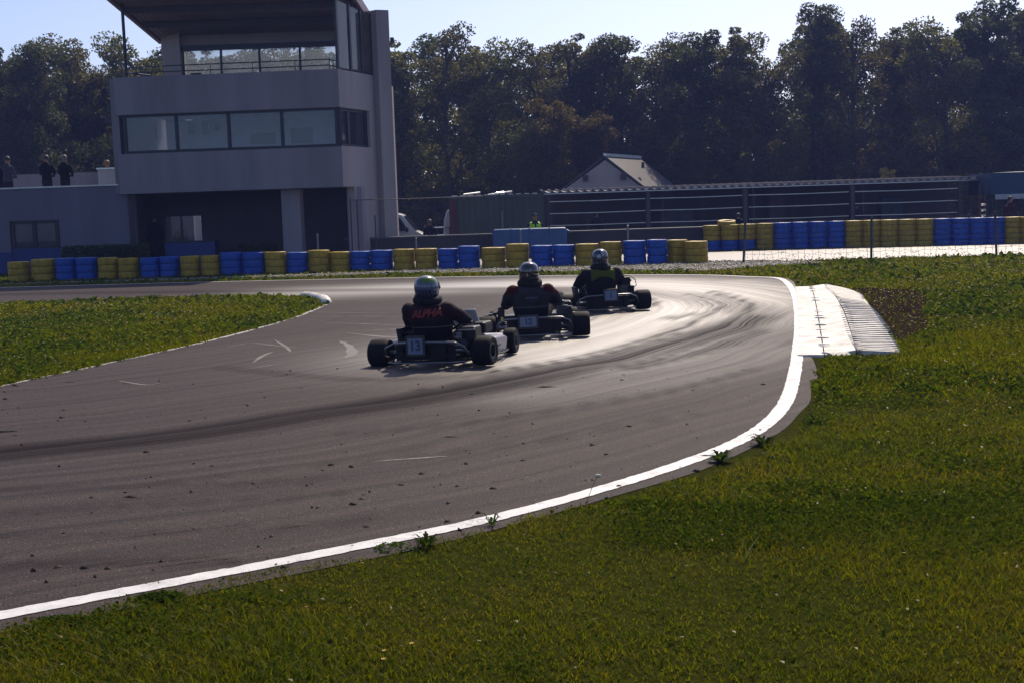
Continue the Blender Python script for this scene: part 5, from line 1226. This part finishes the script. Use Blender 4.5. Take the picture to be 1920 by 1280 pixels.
# ------------------------------------------------------------------ drivers
def driver(label, K, suit, helmet, collar, lean=0, arm_r=1.0, sc=1.0, extra=None, hz=.80, turn=0, tw_=0):
    p = gp(*K['gpix']); t0 = thing('person', label, 'person', p); t0.rotation_euler = (0, K['bank'], -R(K['head']))
    L = lambda z: lean * max(0, (z - .2)) / .5
    mb = MB(); wd = sc
    mb.loft([(-.02, .22, .13, .17, .13), (-.02 + L(.22), .19, .22, .195 * wd, .145), (-.02 + L(.34), .13, .34, .205 * wd, .145), (-.02 + L(.46), .08, .46, .222 * wd, .14), (-.02 + L(.55), .06, .55, .232 * wd, .125), (-.02 + L(.61), .06, .61, .20 * wd, .105), (-.02 + L(.655), .07, .655, .12, .085), (-.02 + L(.72), .085, .72, .07, .07)], 22)
    sh_ = [(-.02 + L(.58) + s * .205 * wd, .075, .575) for s in (-1, 1)]
    wr = [(s * .145, .53, .45 + s * .02 * tw_) for s in (-1, 1)]
    el = [(-.02 + L(.4) + s * (.31 * (arm_r if s > 0 else 1)) * wd, .29, .40) for s in (-1, 1)]
    for s, a, b_, c in zip((-1, 1), sh_, el, wr):
        mb.ell(a, (.088, .09, .085)); mb.tube([a, Vector(a).lerp(Vector(b_), .5) + Vector((s * .012, 0, .01)), b_, Vector(b_).lerp(Vector(c), .5), c], [.078, .074, .060, .052, .040], 14); mb.ell(b_, (.062, .062, .062))
        mb.tube([(s * .10 - .02, .25, .17), (s * .19, .62, .33), (s * .15, .98, .15)], [.095, .075, .052], 14); mb.ell((s * .19, .62, .33), (.077, .077, .077))
        mb.tube([(s * .15, .97, .12), (s * .145, 1.02, .14), (s * .14, 1.06, .22)], [.05, .045, .035], 10)
    o = finish_body(mb.build('body', suit, t0, smooth=180), .013, 4)
    body = o
    gl = cloth('black glove', (.015, .015, .017))
    for s, c in zip((-1, 1), wr):
        g = MB(); c = Vector(c); d = Vector((0, .6, .35)).normalized(); g.tube([c - d * .06, c, c + d * .05], [.042, .036, .03], 10); g.ell(c + d * .05, (.032, .05, .04), 12, 8)
        rim = Vector((s * .147, .56, .455))
        for i, Lf in enumerate((.9, 1.0, .95, .8)):
            b_ = c + d * .075 + Vector((-s * .012, 0, .02 - .018 * i)); g.tube([b_, b_ + Vector((s * .0, .03, .012)) * Lf, b_ + Vector((-s * .02, .038, -.015)) * Lf, b_ + Vector((-s * .034, .02, -.02)) * Lf], [.0105, .0105, .0095, .008], 7)
        b_ = c + d * .03 + Vector((-s * .03, 0, .012)); g.tube([b_, b_ + Vector((-s * .016, .03, .01)), b_ + Vector((-s * .012, .055, -.005))], [.012, .011, .008], 7)
        finish_body(g.build('glove', gl, t0, smooth=180), .006, 2)
    hc = Vector((-.02 + L(.80), .10, hz))
    # neck brace
    nb = MB(); c = Vector((-.02 + L(.68), .085, .672))
    nb.tube([c + Vector((math.cos(a) * .105, math.sin(a) * .10, .012 * math.sin(a * 2))) for a in np.linspace(-math.pi * .5, math.pi * 1.5, 30)], .052, 10)
    nb.build('neck_brace', collar, t0, smooth=60)
    # helmet: full-face shell with spoiler lip, eye port and visor
    hm = MB(); secs = []
    prof = [(-.135, .086, .095, .012), (-.125, .098, .112, .012), (-.08, .118, .140, .008), (-.02, .129, .152, .0), (.03, .130, .152, -.003), (.075, .118, .138, -.006), (.105, .094, .112, -.008), (.125, .06, .073, -.008), (.1335, .022, .028, -.008)]
    hm.loft([(0, yo_, z, rx_, ry_) for z, rx_, ry_, yo_ in prof], 28)
    ho = hm.build('helmet', helmet, t0, smooth=70); ho.location = hc; ho.rotation_euler = (R(-6), 0, turn)
    sb = ho.modifiers.new('s', 'SUBSURF'); sb.levels = sb.render_levels = 1
    vz = MB(); n_ = 14; vs = []
    for i in range(n_ + 1):
        a = R(20) + R(140) * i / n_
        for z, k in ((-.015, 1.0), (.025, 1.015), (.062, .97)): vs.append((math.cos(a) * .133 * k, math.sin(a) * .156 * k, z))
    vz.add(vs, [(3 * i + k, 3 * i + 3 + k, 3 * i + 4 + k, 3 * i + 1 + k) for i in range(n_) for k in range(2)])
    vo = vz.build('visor', M('dark visor', (.01, .01, .012), .08, coat=1), ho, smooth=60); sd_ = vo.modifiers.new('t', 'SOLIDIFY'); sd_.thickness = .004
    lip = MB().tube([(math.cos(a) * .122, -.008 - abs(math.sin(a)) * .142, -.07 + .0 * a) for a in np.linspace(math.pi, 2 * math.pi, 17)], .006, 6).build('helmet_trim', M('black trim', (.012, .012, .012), .5), ho, smooth=60)
    for s in (-1, 1): MB().lathe([(0, .0), (.016, .0), (.014, .008), (0, .010)], (0, 0, 0), 12, 'X').build('visor_pivot', lip.data.materials[0], ho).location = (s * .126, .04, .01)
    return t0, body, ho, hc
def patch_text(parent, body, s, size, mat, loc, shear=0, bold=.0, rot=0):
    me = text_mesh(s, size, mat, 0, shear, bold)
    bm = bmesh.new(); bm.from_mesh(me)
    bmesh.ops.triangulate(bm, faces=bm.faces)
    bmesh.ops.subdivide_edges(bm, edges=[e for e in bm.edges if e.calc_length() > size * .25], cuts=2); bm.to_mesh(me); bm.free()
    o = bpy.data.objects.new('lettering', me); COL.objects.link(o); o.parent = parent; o.location = loc; o.rotation_euler = (0, rot, 0)
    sw = o.modifiers.new('wrap', 'SHRINKWRAP'); sw.target = body; sw.wrap_method = 'PROJECT'; sw.use_project_x = False; sw.use_project_z = False; sw.use_project_y = True; sw.use_positive_direction = True; sw.use_negative_direction = False
    sw.wrap_mode = 'ABOVE_SURFACE'; sw.offset = .004
    so_ = o.modifiers.new('t', 'SOLIDIFY'); so_.thickness = .003
    return o
def zonemat(name, fn):
    mt, t, b = newmat(name); g = N(t, 'ShaderNodeSeparateXYZ'); t.links.new(coords(t), g.inputs[0])
    fn(t, b, g.outputs[0], g.outputs[1], g.outputs[2]); return mt
def suit1(t, b, x, y, z):
    f = noise(t, coords(t), 10, 5); c = ramp(t, f, [(.3, (.016, .006, .010)), (.7, (.034, .013, .019))])
    c = mixc(t, math_(t, 'GREATER_THAN', z, .47), (.010, .010, .016), c)
    c = mixc(t, math_(t, 'LESS_THAN', math_(t, 'ABSOLUTE', math_(t, 'SUBTRACT', z, .405)), .006), c, (.11, .10, .085))
    red = math_(t, 'LESS_THAN', math_(t, 'ABSOLUTE', math_(t, 'SUBTRACT', z, .30)), .012)
    t.links.new(c, b.inputs['Base Color']); b.inputs['Roughness'].default_value = .75; b.inputs['Specular IOR Level'].default_value = .15; bump(t, b, noise(t, coords(t), 16, 5), .9, .015)
def suit2(t, b, x, y, z):
    f = noise(t, coords(t), 10, 5); c = ramp(t, f, [(.3, (.018, .019, .025)), (.7, (.034, .035, .044))])
    ax = math_(t, 'ABSOLUTE', math_(t, 'ADD', x, .02))
    sh = math_(t, 'MULTIPLY', math_(t, 'GREATER_THAN', ax, .155), math_(t, 'GREATER_THAN', math_(t, 'ADD', z, math_(t, 'MULTIPLY', ax, .2)), .60))
    c = mixc(t, sh, c, (.055, .007, .009)); c = mixc(t, math_(t, 'LESS_THAN', z, .36), c, (.012, .014, .024))
    c = mixc(t, math_(t, 'LESS_THAN', math_(t, 'ABSOLUTE', math_(t, 'SUBTRACT', z, .385)), .005), c, (.10, .10, .11))
    t.links.new(c, b.inputs['Base Color']); b.inputs['Roughness'].default_value = .8; b.inputs['Specular IOR Level'].default_value = .12; bump(t, b, noise(t, coords(t), 16, 5), .9, .015)
def suit3(t, b, x, y, z):
    f = noise(t, coords(t), 10, 5); c = ramp(t, f, [(.3, (.008, .008, .012)), (.7, (.018, .018, .024))])
    xx = math_(t, 'ADD', x, .02); arc = math_(t, 'SUBTRACT', z, math_(t, 'MULTIPLY', math_(t, 'MULTIPLY', xx, xx), -2.2))
    m_ = math_(t, 'MULTIPLY', math_(t, 'GREATER_THAN', arc, .535), math_(t, 'LESS_THAN', y, .09)); m_ = math_(t, 'MULTIPLY', m_, math_(t, 'LESS_THAN', math_(t, 'ABSOLUTE', xx), .185))
    c = mixc(t, m_, c, (.075, .088, .009))
    t.links.new(c, b.inputs['Base Color']); b.inputs['Roughness'].default_value = .8; b.inputs['Specular IOR Level'].default_value = .12; bump(t, b, noise(t, coords(t), 16, 5), .9, .015)
def helm1(t, b, x, y, z):
    c = ramp(t, z, [(.0, (.02, .025, .05)), (.5, (.07, .085, .15))]); n_ = noise(t, coords(t), 9, 1)
    c = mixc(t, math_(t, 'GREATER_THAN', z, -.02), (.015, .022, .06), (.09, .105, .17))
    w = N(t, 'ShaderNodeTexWave'); w.inputs['Scale'].default_value = 9; w.inputs['Distortion'].default_value = 2; t.links.new(coords(t), w.inputs['Vector'])
    c = mixc(t, math_(t, 'MULTIPLY', math_(t, 'GREATER_THAN', w.outputs['Fac'], .72), math_(t, 'LESS_THAN', z, .05)), c, (.05, .07, .16))
    lime = math_(t, 'MULTIPLY', math_(t, 'GREATER_THAN', z, .045), math_(t, 'GREATER_THAN', n_, .50)); c = mixc(t, lime, c, (.10, .16, .012))
    t.links.new(c, b.inputs['Base Color']); b.inputs['Roughness'].default_value = .2; b.inputs['Coat Weight'].default_value = .6
def helm2(t, b, x, y, z):
    c = ramp(t, noise(t, coords(t), 14, 3), [(.4, (.012, .012, .014)), (.62, (.03, .03, .035))]); t.links.new(c, b.inputs['Base Color']); b.inputs['Roughness'].default_value = .14; b.inputs['Coat Weight'].default_value = 1
def helm3(t, b, x, y, z):
    v = N(t, 'ShaderNodeTexVoronoi'); v.inputs['Scale'].default_value = 13; t.links.new(scaled(t, coords(t), (1, 1, .6)), v.inputs['Vector'])
    c = mixc(t, math_(t, 'GREATER_THAN', v.outputs['Distance'], .46), (.26, .28, .34), (.03, .03, .04))
    c = mixc(t, math_(t, 'LESS_THAN', math_(t, 'ABSOLUTE', math_(t, 'ADD', z, .045)), .03), c, (.03, .03, .04))
    t.links.new(c, b.inputs['Base Color']); b.inputs['Roughness'].default_value = .2; b.inputs['Coat Weight'].default_value = .7
coll = cloth('black neck brace', (.010, .010, .012))
t1, b1, h1, hc1 = driver('driver of the nearest kart in dark maroon overalls lettered ALPHA, lime topped helmet', K1, zonemat('maroon overalls', suit1), zonemat('white blue helmet', helm1), coll, lean=-.03, arm_r=1.12, sc=1.03, turn=R(4))
patch_text(t1, b1, 'ALPHA', .105, M('orange red lettering', (.22, .022, .014), .6, var=.35, scale=30), (-.02, -.3, .545), .3, .006, R(-3))
t2, b2_, h2, hc2 = driver('driver of the middle kart in grey overalls with red shoulders and black helmet', K2, zonemat('grey overalls', suit2), zonemat('black helmet', helm2), coll, lean=-.01, arm_r=1.1, sc=1.04)
mb = MB(); mb.box((0, 0, 0), (.042, .004, .024)); o = mb.build('helmet_sticker', M('white sticker', (.5, .5, .52), .5), h2); o.location = (.005, -.147, .03); o.rotation_euler = (R(-8), 0, 0)
mb = MB()
xx = -.075
for wl_ in (.03, .022, .034, .026, .03):
    mb.box((xx + wl_ / 2, 0, random.uniform(-.003, .003)), (wl_ - .006, .002, .020)); xx += wl_
o = mb.build('back_patch', M('faded blue print', (.06, .07, .12), .7), t2); o.location = (-.01, -.071, .50)
for v_ in o.data.vertices: v_.co.y += v_.co.x ** 2 * 1.4
t3, b3_, h3, hc3 = driver('driver of the farthest kart in black overalls with a lime back panel, patterned white helmet', K3, zonemat('black overalls', suit3), zonemat('patterned helmet', helm3), coll, lean=-.01, arm_r=1.05, sc=1.1, hz=.81, turn=R(-6))
# ================================================================== WOOD
barkm = M('grey brown bark', (.055, .045, .036), .9, var=.4, scale=6, bmp=.6)
LM = [leafmat('oak leaves dark', [(.15, (.026, .040, .013)), (.5, (.050, .068, .020)), (.85, (.090, .102, .026))], .42, .55, .3, spec=.25),
      leafmat('oak leaves olive', [(.15, (.036, .044, .013)), (.5, (.074, .078, .021)), (.85, (.13, .112, .028))], .44, .55, .3, spec=.25),
      leafmat('autumn leaves', [(.15, (.045, .038, .010)), (.5, (.085, .070, .018)), (.85, (.14, .105, .028))], .48, .55, .3, spec=.25)]
def crown_mesh(seed, H, rad, z0, ncl, nl, ls, mat, thin=1.0):
    r_ = np.random.default_rng(seed); rr = random.Random(seed)
    cl = []
    for i in range(ncl):
        f = (i + .5) / ncl; z = H * (z0 + (1 - z0) * f); g = math.sin(math.pi * min(1, .18 + .72 * (1 - abs(f - .55) * 1.25))) if f > .55 else .85 + .3 * f
        env = rad * max(.25, g if f > .55 else .95) ; a = rr.uniform(0, 6.283); q = env * math.sqrt(rr.uniform(.02, 1)) * (.8 if f < .8 else .55)
        cl.append((q * math.cos(a), q * math.sin(a), z - rr.uniform(0, .05) * H, rad * rr.uniform(.17, .40) * (1 - .15 * (f > .85))))
    P = []
    for cx, cy, cz, cr in cl:
        n = int(nl * (cr / (rad * .35)) ** 1.5 * thin); d = r_.normal(0, 1, (n, 3)); d /= np.linalg.norm(d, axis=1)[:, None]
        q = d * (cr * r_.uniform(.35, 1.08, n) ** .6)[:, None] * np.array([1, 1, .75]) + np.array([cx, cy, cz])
        a = r_.normal(0, 1, (n, 3)); a /= np.linalg.norm(a, axis=1)[:, None]; b_ = np.cross(a, r_.normal(0, 1, (n, 3))); b_ /= np.linalg.norm(b_, axis=1)[:, None]
        s = (ls * r_.uniform(.6, 1.3, n))[:, None]
        P.append(np.stack([q - a * s, q - b_ * s * .6, q + a * s, q + b_ * s * .6], 1).reshape(-1, 3))
    P = np.concatenate(P); k = len(P) // 4
    return fast_mesh('crown', P, np.arange(4 * k).reshape(-1, 4), 4, mat), cl
def trunk_mesh(seed, H, cl):
    rr = random.Random(seed); mb = MB(); pts = []
    x = y = 0
    for i in range(7):
        z = H * .9 * i / 6; pts.append((x, y, z)); x += rr.gauss(0, .012 * H); y += rr.gauss(0, .012 * H)
    mb.tube(pts, [max(.02, .018 * H * (1 - i / 6.5)) for i in range(7)], 8)
    for cx, cy, cz, cr in cl[::2]:
        z = max(.15 * H, cz - math.hypot(cx, cy) * 1.1 - .03 * H); k = min(5, int(z / (H * .15))); b_ = Vector(pts[k]).lerp(Vector(pts[k + 1]), min(1, z / (H * .15) - k)); e = Vector((cx, cy, cz + cr * .6))
        mb.tube([b_, b_.lerp(e, .5) + Vector((rr.gauss(0, .15), rr.gauss(0, .15), .1)), e], [.0065 * H, .0045 * H, .0015 * H], 5, False)
    return mb.mesh('trunk', barkm, 60)
VAR = []
for sidx, (H, rad, z0, ncl, nl, ls, mi, thin) in enumerate(((12, 2.7, .08, 72, 560, .082, 0, 1), (12, 2.4, .12, 66, 560, .082, 1, 1), (12, 2.9, .06, 78, 520, .085, 1, .9), (12, 2.5, .06, 72, 560, .082, 0, 1.05), (12, 2.2, .20, 52, 460, .08, 1, .6), (12, 2.6, .10, 66, 520, .082, 2, .9))):
    cm, cl = crown_mesh(100 + sidx, H, rad, z0, ncl, nl, ls, LM[mi], thin); VAR.append((cm, trunk_mesh(200 + sidx, H, cl), H))
def tree(x, Y, H, v, label, group, ws=1.0, name='oak_tree', zb=-.4):
    cm, tm, H0 = VAR[v]; t0 = thing(name, label, 'tree', (x, Y, zb), random.uniform(0, 6.28), group)
    s = H / H0
    for nm, me in (('crown', cm), ('trunk', tm)):
        o = bpy.data.objects.new(nm, me); COL.objects.link(o); o.parent = t0; o.scale = (s * ws, s * ws, s)
    return t0
FRONT = [(-130,100,1),(-60,98,0),(12,82,3),(88,84,0),(165,82,2),(215,128,1),(268,76,2),(335,95,3),(405,96,1),(475,98,0),(548,92,2),(620,86,3),(690,96,0),(762,82,1),(848,50,4),(925,82,2),(1008,78,4),(1085,72,1),(1165,68,0),(1242,82,2),(1300,62,3),(1372,58,1),(1448,104,2),(1530,12,0),(1608,44,4),(1684,62,1),(1762,42,2),(1842,0,3),(1908,22,0),(1975,20,2),(2045,35,1)]
LOOK = ['dark green', 'olive green', 'broad olive', 'dense dark', 'thin crowned', 'yellow brown']
def side(px):
    return 'left of the tower' if px < 230 else 'rising behind the tower' if px < 720 else 'between the tower and the gabled house' if px < 1060 else 'above the gabled house' if px < 1300 else 'in the right part of the wood'
cnt = {}
for i, (px, py, v) in enumerate(FRONT):
    Y = 76 + random.uniform(-2.5, 3.5); q = at(px, 380, Y); H = at(px, py, Y).z + .4
    sd_ = side(px); cnt[sd_] = cnt.get(sd_, 0) + 1
    tree(q.x, Y, H * 1.01, v, f'{LOOK[v]} front row tree {sd_}, {ORD[cnt[sd_]-1]} from left', 'front row of the wood', ws=random.uniform(.95, 1.15) * (12 / H) ** .3)
for i in range(30):
    px = -170 + i * 76 + random.uniform(-18, 18); Y = 86 + random.uniform(-3, 3); q = at(px, 380, Y)
    py = np.interp(px, [f[0] for f in FRONT], [f[1] for f in FRONT]) + random.uniform(4, 34); H = at(px, py, Y).z + .4
    tree(q.x, Y, H, random.choice((0, 1, 2, 3)), 'tree of the second row, crown half hidden by the front row of the wood', 'second row of the wood', ws=random.uniform(1, 1.25))
for i, (px, py, Y, v, lab) in enumerate(((1042, 182, 70, 5, 'rounded yellow brown small tree standing in front of the wood left of the gabled house'), (1105, 208, 71, 5, 'low yellow brown tree just left above the gabled house ridge'), (985, 232, 70, 2, 'olive understory tree left of the yellow brown one'),
     (22, 172, 72, 5, 'yellowish small tree before the wood at the left edge'), (1395, 300, 70, 5, 'yellowish bush at the wood edge above the third shelter post'), (1300, 240, 72, 1, 'slim olive understory tree right of the gabled house'), (1668, 318, 68, 2, 'small olive bush behind the shelter roof, right part'))):
    q = at(px, 380, Y); tree(q.x, Y, at(px, py, Y).z + .4, v, lab, 'small trees before the wood', ws=1.25 if i in (0, 1) else .9, name='small_tree')
# undergrowth and the dense heart of the wood
n = 42000
X = rng.uniform(-52, 62, n); Yv = rng.uniform(88, 100, n); Z = rng.uniform(-.4, 1, n) ** 1.0 * 0 + rng.beta(1.1, 1.6, n) * 8.2 - .4 + 1.2 * vnoise(X * .35, Yv * .0, 4)
a = rng.normal(0, 1, (n, 3)); a /= np.linalg.norm(a, axis=1)[:, None]; b_ = np.cross(a, rng.normal(0, 1, (n, 3))); b_ /= np.linalg.norm(b_, axis=1)[:, None]; s = rng.uniform(.16, .34, n)[:, None]
q = np.stack([X, Yv, Z], 1); P = np.stack([q - a * s, q - b_ * s * .7, q + a * s, q + b_ * s * .7], 1).reshape(-1, 3)
o = bpy.data.objects.new('undergrowth', fast_mesh('undergrowth', P, np.arange(4 * n).reshape(-1, 4), 4, LM[0])); COL.objects.link(o); tag(o, kind='stuff')

# ================================================================== HAZE
hz_ = MB().box((0, 65, 9.5), (266, 196, 23)).build('haze', None); tag(hz_, kind='stuff')
mt = bpy.data.materials.new('thin blue air'); mt.use_nodes = True; t = mt.node_tree; t.nodes.clear()
vo = N(t, 'ShaderNodeVolumePrincipled'); vo.inputs['Color'].default_value = (.30, .40, 1.0, 1); vo.inputs['Density'].default_value = .00075; vo.inputs['Anisotropy'].default_value = .25
out = N(t, 'ShaderNodeOutputMaterial'); t.links.new(vo.outputs[0], out.inputs['Volume']); hz_.data.materials.append(mt)
